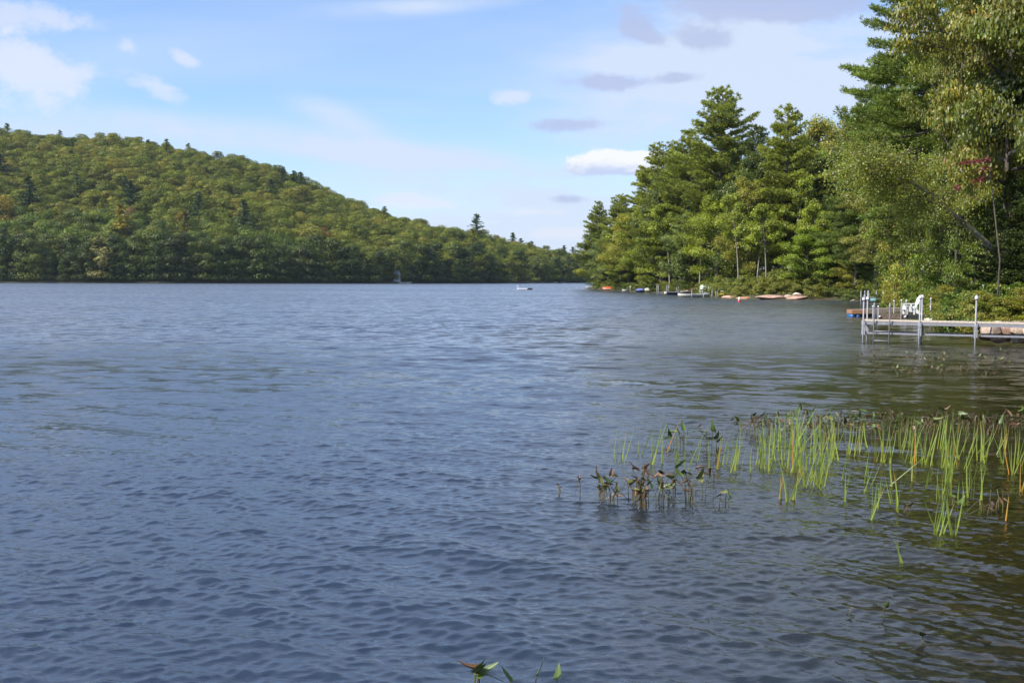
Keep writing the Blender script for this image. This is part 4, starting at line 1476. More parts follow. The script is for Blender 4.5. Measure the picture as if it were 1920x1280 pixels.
def near_dock():
    A, B, C = gr(1618, 642.8), gr(1723, 646), gr(1828, 649)
    root = frame_at('aluminium_dock', A, C)
    tag(root, 'aluminium dock with a pale deck and tall posts running out from the boulders', 'dock')
    L = (C - A).length
    b_ = (B - A).length
    stn = [0.0, b_, L, L * 1.52]
    W = 1.2
    zt = 0.83
    ends = [-0.06] + stn[1:] + [L * 2.0]
    dk = MB()
    x = -0.06
    k = 0
    while x < L * 2.0:
        dk.box((x, -0.03, zt - 0.028), (x + 0.136, W + 0.03, zt + 0.002 * (k % 2)), 0.0)
        x += 0.142
        k += 1
    dk.build('deck', M['decking'], root)
    for y0 in (-0.02, W - 0.04):
        for i in range(4):
            a, b = ends[i] + 0.02, (ends[i + 1] - 0.02)
            m = MB()
            m.box((a, y0, zt - 0.145), (b, y0 + 0.055, zt - 0.03), 0.006)
            m.box((a, y0 - 0.012, zt - 0.145), (b, y0 - 0.001, zt - 0.128))
            m.build('beam', M['alu_dull'], root)
            m = MB()
            m.box((a + 0.16, y0 + 0.005, 0.33), (b - 0.04, y0 + 0.05, 0.40), 0.006)
            m.build('lower_rail', M['alu_dull'], root)
    m = MB()
    m.box((-0.075, -0.02, zt - 0.145), (-0.062, W, zt - 0.03))
    m.box((-0.075, -0.02, 0.33), (-0.03, W, 0.39))
    m.build('end_beam', M['alu_dull'], root)
    for i, x in enumerate(stn):
        for j, y in enumerate((-0.075, W + 0.045)):
            top = 1.70 if i else 1.62
            if i == 3:
                top = 1.3
            po = MB()
            po.tube([(x, y, -0.9), (x, y, top)], 0.027, 12)
            p = po.build('post', M['alu'], root, True)
            cp = MB()
            cp.lathe((x, y, top - 0.06), [(0.052, 0), (0.060, 0.02), (0.060, 0.075), (0.045, 0.10), (0.0, 0.105)], 12)
            if i:
                cp.lathe((x, y, top + 0.04), [(0.03, 0), (0.03, 0.03), (0.0, 0.034)], 10)
            cp.build('cap', M['white_pl'], p, True)
            if i == 0:
                for ddx in (0.0,):
                    fn = MB()
                    yy = y + (0.02 if ddx else 0)
                    fn.lathe((x + 0.03 + ddx, yy, top - 0.05), [(0.0, -.02), (0.04, 0.0), (0.04, 0.15), (0.025, 0.22), (0.018, 0.27), (0.026, 0.30), (0.022, 0.335), (0.0, 0.35)], 10)
                    fn.build('finial', M['alu'], p, True)
            sl_ = MB()
            sy = y + (0.055 if j == 0 else -0.055)
            sl_.box((x - 0.055, min(y, sy) - 0.012, 0.30), (x + 0.075, max(y, sy) - 0.012 if j == 0 else max(y, sy) + 0.0, zt - 0.035), 0.008)
            sl_.box((x - 0.045, min(y, sy) - 0.03, 0.62), (x + 0.045, min(y, sy) - 0.0125, 0.70))
            sl_.build('bracket', M['alu'], root)
    # swim ladder
    xa, xb = (gr(1637.9, 643.5) - A).length, (gr(1666.6, 644.5) - A).length
    ld = MB()
    for x in (xa, xb):
        ld.tube([(x, -0.14, -0.35), (x, -0.14, 1.40), (x, -0.14, 1.46)], [0.022, 0.022, 0.018], 10)
        ld.lathe((x, -0.14, 1.28), [(0.024, 0), (0.034, 0.03), (0.034, 0.10), (0.012, 0.21), (0.0, 0.22)], 10)
        ld.box((x - 0.02, -0.12, 0.72), (x + 0.02, -0.033, 0.76))
    l = ld.build('ladder', M['alu'], root, True)
    for z in (0.45, 0.11, -0.22):
        rg = MB()
        rg.tube([(xa, -0.14, z), (xb, -0.14, z)], 0.017, 8)
        rg.build('rung', M['alu'], l, True)


near_dock()


def brown_dock():
    d = 54.0
    p, q = at(1648, 600, d), at(1775, 600, d - 0.6)
    root = frame_at('brown_dock', Vector((p.x, p.y, 0)), Vector((q.x, q.y, 0)))
    tag(root, 'low dark brown wooden dock carrying the white chair', 'dock')
    L = (Vector((q.x, q.y, 0)) - Vector((p.x, p.y, 0))).length
    m = MB()
    x = 0
    k = 0
    while x < L:
        m.box((x, 0, 0.42), (x + 0.13, 1.8, 0.447 + 0.002 * (k % 2)))
        x += 0.142
        k += 1
    m.build('deck', M['brown_wood'], root)
    m = MB()
    m.box((0, -0.04, 0.22), (1.42, -0.002, 0.43), 0.006)
    m.build('fascia', mat('reddish_board', (0.16, 0.11, 0.085), 0.85, var=0.35, scale=12), root)
    m = MB()
    m.box((1.43, -0.035, 0.26), (L, -0.002, 0.43), 0.006)
    m.box((0, 1.76, 0.25), (L, 1.80, 0.415), 0.006)
    m.box((0.0, 0.0, 0.25), (0.04, 1.755, 0.415), 0.006)
    m.build('beam', M['dark_rub'], root)
    for xx, top, yy in ((-0.06, 0.84, -0.07), (1.12, 1.18, -0.08), (1.38, 1.16, -0.09), (2.62, 1.28, -0.08), (3.05, 0.80, 1.86), (1.12, 1.10, 1.86), (0.0, 0.80, 1.86)):
        po = MB()
        po.tube([(xx, yy, -0.8), (xx, yy, top)], 0.026, 10)
        po_ = po.build('post', M['alu'], root, True)
        c = MB()
        c.lathe((xx, yy, top - 0.01), [(0.0, 0), (0.045, 0.01), (0.055, 0.05), (0.035, 0.09), (0, 0.10)], 10)
        c.build('cap', M['white_pl'], po_, True)
    for xx in (0.02, 1.33):
        c = MB()
        c.lathe((xx, -0.12, 0.27), [(0.0, 0), (0.05, 0.02), (0.065, 0.06), (0.05, 0.11), (0, 0.13)], 10)
        c.build('bumper', M['white_pl'], root, True)
    return root


bd = brown_dock()


def chair():
    """slatted lakeside armchair seen from its side, looking left"""
    d = 53.9
    p = at(1697.5, 588, d)
    root = empty('adirondack_chair', (p.x, d, 0.449), -0.10)
    root.scale = (1.0, 1.0, 1.0)
    tag(root, 'white slatted armchair facing left on the brown dock', 'chair')
    W = M['white_paint']
    wd = 0.62
    y1 = wd + 0.0
    # x grows towards the back of the chair
    for y in (0.0, wd - 0.035):
        m = MB()
        m.box((0.02, y, 0.0), (0.13, y + 0.035, 0.56), 0.004)
        m.build('leg', W, root)
        m = MB()
        # the side board slopes from under the front of the seat to the ground behind
        b = y + 0.036 if y == 0 else y - 0.026
        pts_ = [(0.025, 0.46), (0.025, 0.20), (0.15, 0.17), (0.50, 0.10), (0.80, 0.0), (0.93, 0.0), (0.93, 0.05), (0.68, 0.24), (0.52, 0.36), (0.44, 0.46)]
        r0 = [(x, b, z) for x, z in pts_]
        r1 = [(x, b + 0.025, z) for x, z in pts_]
        m.loft([r0, r1])
        m.build('side_board', W, root)
        m = MB()
        m.box((-0.04, y - 0.045, 0.565), (0.68, y + 0.085, 0.59), 0.005)
        m.build('armrest', W, root)
        m = MB()
        m.box((0.42, y + 0.002, 0.0), (0.50, y + 0.030, 0.562), 0.004)
        m.build('leg', W, root)
    m = MB()
    for k in range(6):
        x = 0.05 + 0.088 * k
        z = 0.425 - 0.022 * k
        m.beam((x, 0.04, z), (x, wd - 0.04, z), 0.078, 0.022, up=(0.25, 0, 1))
    m.box((0.005, 0.037, 0.26), (0.018, wd - 0.037, 0.41))
    m.build('seat', W, root)
    m = MB()
    n = 7
    for k in range(n):
        y = 0.045 + (wd - 0.09) * (k + 0.5) / n
        h = 1.03 - 0.09 * abs(k - 3) ** 1.3 / 3
        m.beam((0.56, y, 0.26), (0.56 + 0.34 * (h - 0.26), y, h), 0.066, 0.02, up=(1, 0, -.34))
    for z in (0.40, 0.80):
        x = 0.575 + 0.34 * (z - 0.26)
        m.box((x, 0.04, z), (x + 0.03, wd - 0.04, z + 0.07))
    m.build('backrest', W, root)


chair()


def floating_plank_dock():
    d = 62.0
    a, b = at(1598, 590, d), at(1690, 590, d)
    root = frame_at('floating_dock', Vector((a.x, a.y, 0)), Vector((b.x, b.y, 0)))
    tag(root, 'old wooden floating dock with orange end, floating on blue drums', 'dock')
    L = math.hypot(b.x - a.x, b.y - a.y)
    m = MB()
    k = 0
    x = 0.0
    sl_ = 0.045
    while x < L:
        m.loft([[(x, 0, .42 + sl_ * x), (x + .13, 0, .42 + sl_ * x), (x + .13, 0, .45 + sl_ * x), (x, 0, .45 + sl_ * x)], [(x, 0.9, .42 + sl_ * x), (x + .13, 0.9, .42 + sl_ * x), (x + .13, 0.9, .45 + sl_ * x), (x, 0.9, .45 + sl_ * x)]])
        x += .142
    m.build('deck', M['grey_wood'], root)
    m = MB()
    m.loft([[(1.0, -.04, .22), (1.0, 0.0, .22), (1.0, 0.0, .44), (1.0, -.04, .44)], [(L, -.04, .22 + sl_ * L), (L, 0, .22 + sl_ * L), (L, 0, .44 + sl_ * L), (L, -.04, .44 + sl_ * L)]])
    m.build('side_board', M['grey_wood'], root)
    m = MB()
    m.box((-0.04, -0.045, .20), (0.99, -0.001, .455), .01)
    m.box((-0.05, 0.0, .20), (-0.001, 0.9, .455), .01)
    m.build('end_board', M['orange_wood'], root)
    for x in (0.38, 0.72):
        m = MB()
        m.tube([(x - .32, .0, .06), (x - .32, 0.85, .06)], .13, 12)
        m.build('float_drum', M['blue_pl'], root, True)
    m = MB()
    m.box((0.6, 0.1, .02), (L, 0.8, .19), .02)
    m.build('float_block', M['dark_rub'], root)


floating_plank_dock()


def hull(root, L, W, Hh, m_out, m_in=None, sheer=0.25, transom=0.0, over=False, n=15, name='hull', rim=None, draft=0.3):
    """open boat lofted from curved sections along local x"""
    out_, inn = [], []
    k = 9
    for i in range(n):
        t = -1 + 2 * i / (n - 1)
        w = W / 2 * (1 - abs(t) ** 2.4) + 0.01 if (transom == 0 or t < 0) else W / 2 * (1 - (1 - transom) * t ** 2.4)
        z0 = Hh * (0.30 * abs(t) ** 3)
        zt_ = Hh * (1 + sheer * t * t)
        ro, ri = [], []
        for j in range(k):
            a = math.pi * j / (k - 1)
            y = -math.cos(a) * w
            z = zt_ - (zt_ - z0) * math.sin(a) ** 0.65
            ro.append((t * L / 2, y, z))
            ri.append((t * L / 2 * 0.985, y * 0.93, z + 0.025 if 0 < j < k - 1 else z - 0.0))
        out_.append(ro)
        inn.append(ri)
    m = MB()
    m.loft(out_, False, False, False)
    m.add(out_[-1], [tuple(range(k))])
    h = m.build(name, m_out, root, True)
    if m_in:
        m = MB()
        m.loft(inn, False, False, False)
        m.build('interior', m_in, h, True)
        m = MB()
        for j in (0, k - 1):
            m.tube([r[j] for r in out_], 0.022, 5)
        m.tube([out_[0][0], out_[0][k - 1]], .02, 5)
        m.tube([out_[-1][0], out_[-1][k - 1]], .02, 5)
        m.build('gunwale', rim or m_out, h, True)
    return h


def kayak_on(root, L, W, Hh, mt, mdark):
    rings = []
    for i in range(15):
        t = -1 + 2 * i / 14
        w = W / 2 * (1 - abs(t) ** 2.2) + .015
        zc = 0.10 * abs(t) ** 3
        hh = Hh * (1 - .55 * abs(t) ** 2.5)
        rings.append([(t * L / 2, w * math.cos(a), zc + hh / 2 + hh / 2 * math.sin(a) * (1.0 if math.sin(a) < 0 else .8)) for a in np.linspace(0, 2 * math.pi, 12, endpoint=False)])
    m = MB()
    m.loft(rings)
    h = m.build('hull', mt, root, True)
    m = MB()
    m.tube([(L * .14 * math.cos(a) - .05, W * .36 * math.sin(a), Hh * .94) for a in np.linspace(0, 6.283, 15)], .022, 5)
    m.lathe((-.05, 0, Hh * .80), [(0.0, 0), (W * .33, 0.005), (W * .34, .02), (0, .021)], 12)
    m.build('cockpit', mdark, root, True)


def land_root(name, x, Y, label, cat, rz=0.0, dz=0.0, group=None, z=None):
    X = gX(x, Y)
    zz = ground_at(X, Y) if z is None else z
    r = empty(name, (X, Y, zz + dz), rz)
    return tag(r, label, cat, group)


M['orange_pl'] = mat('orange_plastic', (0.62, 0.10, 0.035), 0.4, var=0.06)
M['yellow_pl'] = mat('yellow_plastic', (0.75, 0.52, 0.03), 0.4, var=0.06)
M['cream'] = mat('cream_paint', (0.72, 0.66, 0.54), 0.45, var=0.06)
M['navy'] = mat('navy_paint', (0.02, 0.03, 0.07), 0.35, var=0.1)
M['cobalt'] = mat('blue_cover', (0.13, 0.17, 0.45), 0.7, var=0.12)
M['turq'] = mat('turquoise_paint', (0.22, 0.48, 0.50), 0.4, var=0.06)
M['glass_dark'] = mat('dark_window', (0.02, 0.025, 0.03), 0.15)
M['red_pl'] = mat('red_plastic', (0.60, 0.03, 0.04), 0.4, var=0.05)
M['tarp'] = mat('pale_green_tarp', (0.52, 0.58, 0.46), 0.75, var=0.12, scale=4, bump=.02)

# orange canoe, keel up at the tip of the point
Y0 = shoreY(1141)
r = land_root('canoe', 1141, Y0 + 1.0, 'orange canoe lying keel up on the shore at the tip of the point', 'canoe', rz=-0.1, z=0.25)
h = hull(r, 2.5, 0.8, 0.42, M['orange_pl'], sheer=.1)
h.rotation_euler = (math.pi, 0, 0)
h.location = (0, 0, .45)
m = MB()
m.tube([(-1.2, 0, .44), (-.8, 0, .48), (.8, 0, .48), (1.2, 0, .44)], .025, 5)
m.build('keel', M['orange_pl'], r, True)
m = MB()
m.tube([(-1.15, -.33, .05), (0, -.42, .04), (1.15, -.33, .05)], .03, 5)
m.build('gunwale', M['cream'], r, True)

# small white skiff pulled up beyond the tip
r = land_root('skiff', 1108, shoreY(1100) + 4, 'small white skiff lying at the very tip of the point', 'boat', rz=.1, z=0.12)
hull(r, 2.6, 1.0, .35, M['white_pl'], M['alu_dull'], transom=.8)
m = MB()
m.box((-.1, -.42, .2), (.1, .42, .24))
m.build('bench', M['grey_wood'], r)

# white outboard skiff with dark seats and the white post next to it
r = land_root('motor_skiff', 1175, shoreY(1175) - .8, 'little white motor skiff moored between the canoe and the white post', 'boat', rz=.05, z=0.03)
hull(r, 1.7, .7, .32, M['white_pl'], M['dark_rub'], transom=.8)
m = MB()
m.box((.62, -.12, .15), (.82, .12, .62), .03)
m.build('outboard_motor', M['dark_rub'], r)
m = MB()
m.box((-.35, -.25, .3), (-.1, .25, .5), .03)
m.build('seat', M['dark_rub'], r)
r = land_root('mooring_post', 1182, shoreY(1182) + .3, 'short thick white post on the bank beside the motor skiff', 'post', dz=-.2)
m = MB()
m.lathe((0, 0, 0), [(.11, 0), (.11, 1.0), (.14, 1.03), (.14, 1.12), (.05, 1.18), (0, 1.19)], 12)
m.build('shaft', M['cream'], r, True)

# blue covered boat
r = land_root('covered_boat', 1203, shoreY(1203) - .9, 'moored boat under a cobalt blue cover', 'boat', rz=0.0, z=0.0)
hull(r, 2.1, .9, .34, M['navy'], transom=.75)
m = MB()
rings = []
for i in range(11):
    t = -1 + .2 * i
    w = .44 * (1 - abs(t) ** 2.4) + .03
    rings.append([(t * 1.05, -w, .34), (t * 1.05, -w * .6, .46 + .12 * (1 - t * t)), (t * 1.05, 0, .50 + .2 * (1 - t * t)), (t * 1.05, w * .6, .46 + .12 * (1 - t * t)), (t * 1.05, w, .34)])
m.loft(rings)
m.build('cover', M['cobalt'], r, True)

# pipe dock with the two boats
def pipe_dock(xs, Y, zt, label, depth=1.6, h=1.2, group=None, z0=-.6, cage=False):
    X0, X1 = gX(xs[0], Y), gX(xs[-1], Y)
    root = empty('pipe_dock', (X0, Y, 0))
    tag(root, label, 'dock', group)
    m = MB()
    x = 0
    while x < X1 - X0:
        m.box((x, 0, zt - .04), (x + .13, depth, zt))
        x += .145
    m.build('deck', M['grey_wood'], root)
    m = MB()
    for y in (-.02, depth):
        m.box((-.05, y, zt - .15), (X1 - X0 + .1, y + .02, zt - .045))
        m.box((-.05, y, .12), (X1 - X0 + .1, y + .02, .18))
    m.build('side_rail', M['alu_dull'], root)
    for x in xs:
        for y in (-.07, depth + .07):
            m = MB()
            m.tube([(gX(x, Y) - X0, y, z0), (gX(x, Y) - X0, y, zt + h)], .04, 8)
            m.build('post', M['alu'], root, True)
    return root


Yd = gr(1255, 552.6).y
pipe_dock([1234, 1252.5, 1271.5], Yd, .45, 'pipe dock with six slim posts beside the navy canoe', h=1.0, depth=1.2)
r = land_root('canoe', 1267, Yd - 1.2, 'navy canoe moored alongside the pipe dock', 'canoe', z=0.0)
hull(r, 3.6, .8, .42, M['navy'], M['dark_rub'], rim=M['alu'])
m = MB()
m.box((-1.75, -.28, .12), (-1.35, .28, .46), .06)
m.build('bow_cushion', M['cream'], r)
Yw = gr(1300, 557.0).y
r = land_root('rowing_boat', 1300, Yw + .3, 'long white rowing boat moored at the grey poles', 'boat', z=0.0, rz=0.03)
hull(r, 4.1, 1.1, .40, M['cream'], M['alu_dull'], transom=.8, rim=M['white_pl'])
for x in (-.9, .1, 1.1):
    m = MB()
    m.box((x - .12, -.46, .26), (x + .12, .46, .30))
    m.build('bench', M['grey_wood'], r)
m = MB()
m.box((1.35, -.30, .2), (1.9, .30, .52), .06)
m.build('seat_cushion', M['white_pl'], r)
for i, (x, yt, lb) in enumerate([(1297, 543, 'leftmost grey mooring pole, standing by the middle of the rowing boat'), (1319, 549, 'short grey mooring pole near the stern of the rowing boat'), (1335, 543, 'grey mooring pole just right of the rowing boat'), (1342, 543, 'left of the two close grey mooring poles'), (1345, 540, 'tallest grey mooring pole, at the right of the pair')]):
    Y = Yw - .5 - .1 * i
    m = MB()
    m.tube([(0, 0, -.8), (0, 0, zat(x, yt, Y))], .055, 10)
    m.lathe((0, 0, zat(x, yt, Y)), [(.07, -.06), (.07, 0), (.03, .03), (0, .031)], 10)
    o = m.build('mooring_pole', M['alu_dull'], None, True)
    o.location = (gX(x, Y), Y, 0)
    tag(o, lb, 'pole', 'mooring poles by the rowing boat')

# boat lift under a pale tarp
Yl = shoreY(1325) + .8
r = land_root('boat_lift', 1324, Yl, 'small boat lift under a pale green arched cover', 'boat lift', z=0.35)
m = MB()
rings = []
for i in range(8):
    x = -.75 + 1.5 * i / 7
    rings.append([(x, .9 * math.cos(a), .55 + .75 * math.sin(a) ** .8 * (1 - .18 * abs(x) ** 2) + .1 * (x > .2)) for a in np.linspace(0, math.pi, 9)])
m.loft(rings, True, True, False)
m.build('cover', M['tarp'], r, True)
for x in (-.7, .7):
    for y in (-.88, .88):
        m = MB()
        m.tube([(x, y, -.3), (x, y, .9)], .045, 8)
        m.build('post', M['white_pl'], r, True)
m = MB()
m.box((-.7, -.8, .15), (.7, .8, .24), .02)
m.build('cradle', M['white_pl'], r)

# yellow kayaks on the bank
for i, (x, off, rz, dz, lb) in enumerate([(1364, 1.2, .25, .25, 'yellow kayak lying on the shore left of the golden bushes'), (1359, 2.2, .5, .45, 'pale yellow kayak propped behind the other on the shore')]):
    Y = shoreY(x) + off
    r = land_root('kayak', x, Y, lb, 'kayak', rz=rz, dz=dz)
    r.rotation_euler = (0, -.12 - .1 * i, rz)
    kayak_on(r, 1.9 if i == 0 else 1.3, .55, .30, M['yellow_pl'] if i == 0 else M['cream'], M['dark_rub'])
# kayaks up in the clearing
for i, (x, yy, mt, lb) in enumerate([(1452, 527, 'yellow_pl', 'yellow kayak in the clearing, left end of the row'), (1463, 528, 'orange_pl', 'orange hulled kayak in the middle of the row in the clearing'), (1476, 527, 'turq', 'pale blue kayak in the clearing, right end of the row')]):
    Y = shoreY(x) + 12.5 + i * .5
    z = zat(x, yy, Y)
    r = land_root('kayak', x, Y, lb, 'kayak', rz=.1 * i, z=z - .18, group='kayaks in the clearing')
    kayak_on(r, 1.9, .6, .32, M[mt], M['dark_rub'])
    m = MB()
    g = ground_at(r.location.x, r.location.y) - z + .1
    m.box((-.6, -.3, g), (-.5, .3, .02))
    m.box((.5, -.3, g), (.6, .3, .02))
    m.build('trestle', M['grey_wood'], r)

# buoy
p = gr(1386, 566)
r = empty('buoy', (p.x, p.y, 0))
tag(r, 'white buoy with a red lower band floating off the flat rocks', 'buoy')
m = MB()
m.lathe((0, 0, 0), [(.10, .17), (.12, .20), (.11, .42), (.06, .50), (.03, .53), (0, .535)], 16)
m.build('top', M['white_pl'], r, True)
m = MB()
m.lathe((0, 0, 0), [(0, -.12), (.14, -.05), (.165, .05), (.15, .14), (.10, .171), (0, .172)], 16)
m.build('float', M['red_pl'], r, True)

# dock at the cove with the turquoise boat
Yc = 91.0
pipe_dock([1626, 1655.5], Yc, .78, 'pipe dock at the head of the cove beside the turquoise boat', h=.55, depth=1.6)
r = land_root('cabin_boat', 1656, Yc + 2.3, 'turquoise boat with a dark window behind the cove dock', 'boat', z=0.22)
hull(r, 2.4, 1.3, .38, M['turq'], M['alu_dull'], transom=.8, rim=M['white_pl'])
m = MB()
m.loft([[(-.6, -.42, .36), (.5, -.42, .36), (.5, .42, .36), (-.6, .42, .36)], [(-.35, -.36, .72), (.4, -.36, .72), (.4, .36, .72), (-.35, .36, .72)]])
m.build('cabin', M['glass_dark'], r)

# swim raft far out
p = gr(984, 543.2)
r = empty('swim_raft', (p.x, p.y, 0), .05)
tag(r, 'white swim raft floating alone far out on the lake', 'raft')
m = MB()
for k in range(16):
    m.box((-1.5 + k * .19, -1.1, .30), (-1.5 + k * .19 + .175, 1.1, .34))
m.build('deck', M['white_paint'], r)
m = MB()
m.box((-1.52, -1.14, .08), (.45, -1.101, .36))
m.box((-1.55, -1.1, .08), (-1.521, 1.1, .35))
m.build('side_board', M['white_paint'], r)
m = MB()
m.box((.46, -1.14, .05), (1.54, -1.101, .36))
m.build('dark_side_board', M['dark_rub'], r)
m = MB()
m.tube([(-1.2, -.9, -.1), (1.4, -.9, -.1)], .2, 10)
m.tube([(-1.2, .9, -.1), (1.4, .9, -.1)], .2, 10)
m.build('float_drum', M['dark_rub'], r, True)
m = MB()
for y in (-.25, .25):
    m.tube([(-1.6, y, -.2), (-1.6, y, .8), (-1.35, y, .95), (-1.2, y, .34)], .03, 6)
m.build('ladder', M['white_pl'], r, True)


def cottage(x, ybase, yroof, wpx, D_, label, wall, roofm, z=None):
    X = gX(x, D_)
    zb = zat(x, ybase, D_)
    r = empty('cottage', (X, D_, zb))
    tag(r, label, 'cottage')
    w_ = wpx / F * D_
    hh = (ybase - yroof) / F * D_
    hw = hh * .62
    m = MB()
    m.box((-w_ / 2, 0, -2.5), (w_ / 2, 6, hw))
    m.add([(-w_ / 2, 0.001, hw), (w_ / 2, 0.001, hw), (0, 0.001, hh)], [(0, 1, 2)])
    m.add([(-w_ / 2, 5.99, hw), (w_ / 2, 5.99, hw), (0, 5.99, hh)], [(0, 2, 1)])
    m.build('wall', wall, r)
    m = MB()
    for s_ in (-1, 1):
        e = (s_ * (w_ / 2 + .3), hw - .25)
        m.loft([[(e[0], -.5, e[1]), (0, -.5, hh + .05), (0, -.5, hh + .22), (e[0], -.5, e[1] + .15)], [(e[0], 6.5, e[1]), (0, 6.5, hh + .05), (0, 6.5, hh + .22), (e[0], 6.5, e[1] + .15)]])
    m.build('roof', roofm, r)
    for q in (-.28, .22):
        m = MB()
        m.box((q * w_ - .4, -.06, hw * .25), (q * w_ + .4, -.002, hw * .8))
        f = m.build('window', M['white_pl'], r)
        m = MB()
        m.box((q * w_ - .33, -.075, hw * .30), (q * w_ + .33, -.061, hw * .75))
        m.build('pane', M['glass_dark'], f)


Dc = float(np.interp(744, hx, hD))
cottage(744, 523, 506, 12, Dc + 4, 'pale grey cottage half hidden by trees on the far shore', mat('pale_siding', (0.50, 0.53, 0.60), .7), mat('grey_roof', (.20, .21, .23), .8))
Dr = float(np.interp(975, hx, hD))
cottage(975, 528, 518, 17, Dr + 4, 'reddish wooden cabin on the far shore behind the swim raft', mat('red_siding', (0.34, 0.15, 0.11), .8, var=.3), mat('brown_roof', (.24, .13, .10), .8))
cottage(1018, 527, 517.5, 9, float(np.interp(1018, hx, hD)) + 5, 'small cabin with a pale roof near the far right end of the shore', mat('dark_siding', (.06, .05, .05), .8), mat('pale_roof', (.42, .40, .38), .7))
for x, lg, mt, lb in ((760, 5.2, 'tarp', 'long pale green boat moored below the pale cottage'), (1015, 3.6, 'alu', 'small grey boat moored below the pale roofed cabin'), (1040, 2.6, 'cream', 'left of two white boats at the right end of the far shore'), (1055, 2.4, 'white_pl', 'right of two white boats at the right end of the far shore')):
    Dd = float(np.interp(x, hx, hD)) - 3
    r = land_root('moored_boat', x, Dd, lb, 'boat', z=0.0)
    hull(r, lg, 1.6, .55, M[mt], M['alu_dull'], transom=.8)
    m = MB()
    m.box((lg * .28, -.4, .4), (lg * .34, .4, 1.0))
    m.build('windscreen', M['glass_dark'], r)


# ------------------------------------------------------------------ boulders
def rock_mesh(seed, flat=0.6, sub=3):
    import bmesh
    rng = np.random.default_rng(seed)
    bm = bmesh.new()
    bmesh.ops.create_icosphere(bm, subdivisions=sub, radius=1.0)
    dirs = unit(rng.normal(size=(13, 3)))
    cuts = rng.uniform(.62, .95, 13)
    ph = rng.uniform(0, 6, 6)
    for v in bm.verts:
        p = np.array(v.co)
        for d, c in zip(dirs, cuts):
            e = p @ d - c
            if e > 0:
                p = p - d * e * .88
        p = p * (1 + .035 * math.sin(p[0] * 5 + ph[0]) * math.sin(p[1] * 6 + ph[1]) + .02 * math.sin(p[2] * 11 + ph[2] + p[0] * 9))
        v.co = (p[0], p[1], p[2] * flat)
    me = bpy.data.meshes.new('rock')
    bm.to_mesh(me)
    bm.free()
    for q in me.polygons:
        q.use_smooth = True
    return me


def rock(x, yc, w_, h_, Y, mt, label, name='boulder', group=None, seed=0, flat=.75, dep=1.0):
    me = rock_mesh(seed, flat=1.0)
    me.materials.append(M[mt])
    o = link(name, me)
    p = at(x, yc, Y)
    o.location = p
    o.scale = (w_ / 2 / F * Y * 1.12, w_ / 2 / F * Y * dep, h_ / 2 / F * Y * 1.15)
    tag(o, label, 'rock', group)
    return o


gb = 'boulders at the root of the aluminium dock'
rl = [
    (1860, 622, 33, 17, 36.6, 'granite', 'largest tan boulder at the left end of the boulder bank'),
    (1889, 621, 25, 16, 36.5, 'granite_pink', 'pink boulder right of the largest tan boulder'),
    (1912, 623, 26, 15, 36.2, 'granite', 'tan boulder near the right edge, between pink ones'),
    (1932, 624, 26, 16, 36.0, 'granite_pale', 'pale boulder cut by the right edge of the frame'),
    (1905, 615, 16, 9, 37.4, 'granite_pink', 'small pink boulder peeping over the others under the deck'),
    (1882, 614, 12, 7, 37.6, 'granite_pink', 'smallest pink boulder high between two big ones'),
    (1850, 634.5, 24, 7, 36.0, 'granite_rust', 'low rust coloured rock lapped by water at the left'),
    (1872, 635, 22, 12, 35.2, 'granite_pink', 'wet pink rock at the waterline under the big tan boulder'),
    (1889, 637, 14, 9, 35.6, 'granite_rust', 'dark rusty rock at the waterline, second row'),
    (1905, 638, 13, 9, 35.3, 'granite_pale', 'small sandy rock at the waterline'),
    (1921, 638, 18, 10, 35.1, 'granite_rust', 'brown rock at the waterline by the right edge'),
]
for i, (x, yc, w_, h_, Y, mt, lb) in enumerate(rl):
    rock(x, yc - 1.5, w_ * 1.25, h_ * 1.45, Y, mt, lb, group=gb, seed=300 + i)
rock(1900, 603, 72, 5, 40.0, 'granite_pale', 'long flat ledge of pale stone above the boulders', 'ledge', seed=320, dep=.35)
rock(1743, 601, 24, 12, 48.5, 'granite_pale', 'pale rock in the water between the two docks', 'boulder', seed=321)
rock(1795, 609, 12, 10, 45.0, 'granite', 'small tan rock under the bank behind the dock', 'boulder', seed=322)
gp = 'rocks along the point'
for i, (x, yc, w_, h_, off, mt, lb, nm) in enumerate([
    (1299, 541.5, 12, 8, 3, 'granite_pink', 'round pink boulder above the rowing boat', 'boulder'),
    (1290, 546, 26, 6, 1, 'granite', 'brown rock at the water behind the navy canoe', 'boulder'),
    (1226, 537.5, 6, 11, 2, 'granite_pale', 'upright cream coloured rock beside the pipe dock', 'boulder'),
    (1219, 542, 20, 6, 1, 'granite_pale', 'sloping pale rock left of the pipe dock', 'boulder'),
    (1372, 557, 36, 6, .4, 'granite_pink', 'low reddish rock below the yellow kayak', 'flat_rock'),
    (1398, 558.5, 34, 4, .3, 'granite_rust', 'low dark red rock behind the buoy', 'flat_rock'),
    (1444, 557, 54, 8, .8, 'granite_pink', 'long flat rock sloping into the water', 'flat_rock'),
    (1478, 556.5, 18, 9, 1.0, 'granite', 'grey brown rock between the long flat rock and the stacked rock', 'boulder'),
    (1496, 558, 42, 7, .8, 'granite_pink', 'pinkish rock carrying the pale slab', 'flat_rock'),
    (1495, 551, 18, 4.5, 1.2, 'granite_pale', 'pale slab perched on top of the pinkish rock', 'slab'),
    (1600, 563, 12, 3, .5, 'granite_pale', 'pale stone at the head of the cove', 'boulder')]):
    rock(x, yc + .8, w_, h_ + 1.5, shoreY(x) + off, mt, lb, nm, gp, seed=330 + i, dep=.8)

# ------------------------------------------------------------------ reeds in the shallows
M['reed'] = leafmat('reed_green', objcol=True, trans=0.45, gloss=0.04, rnd=0.1)


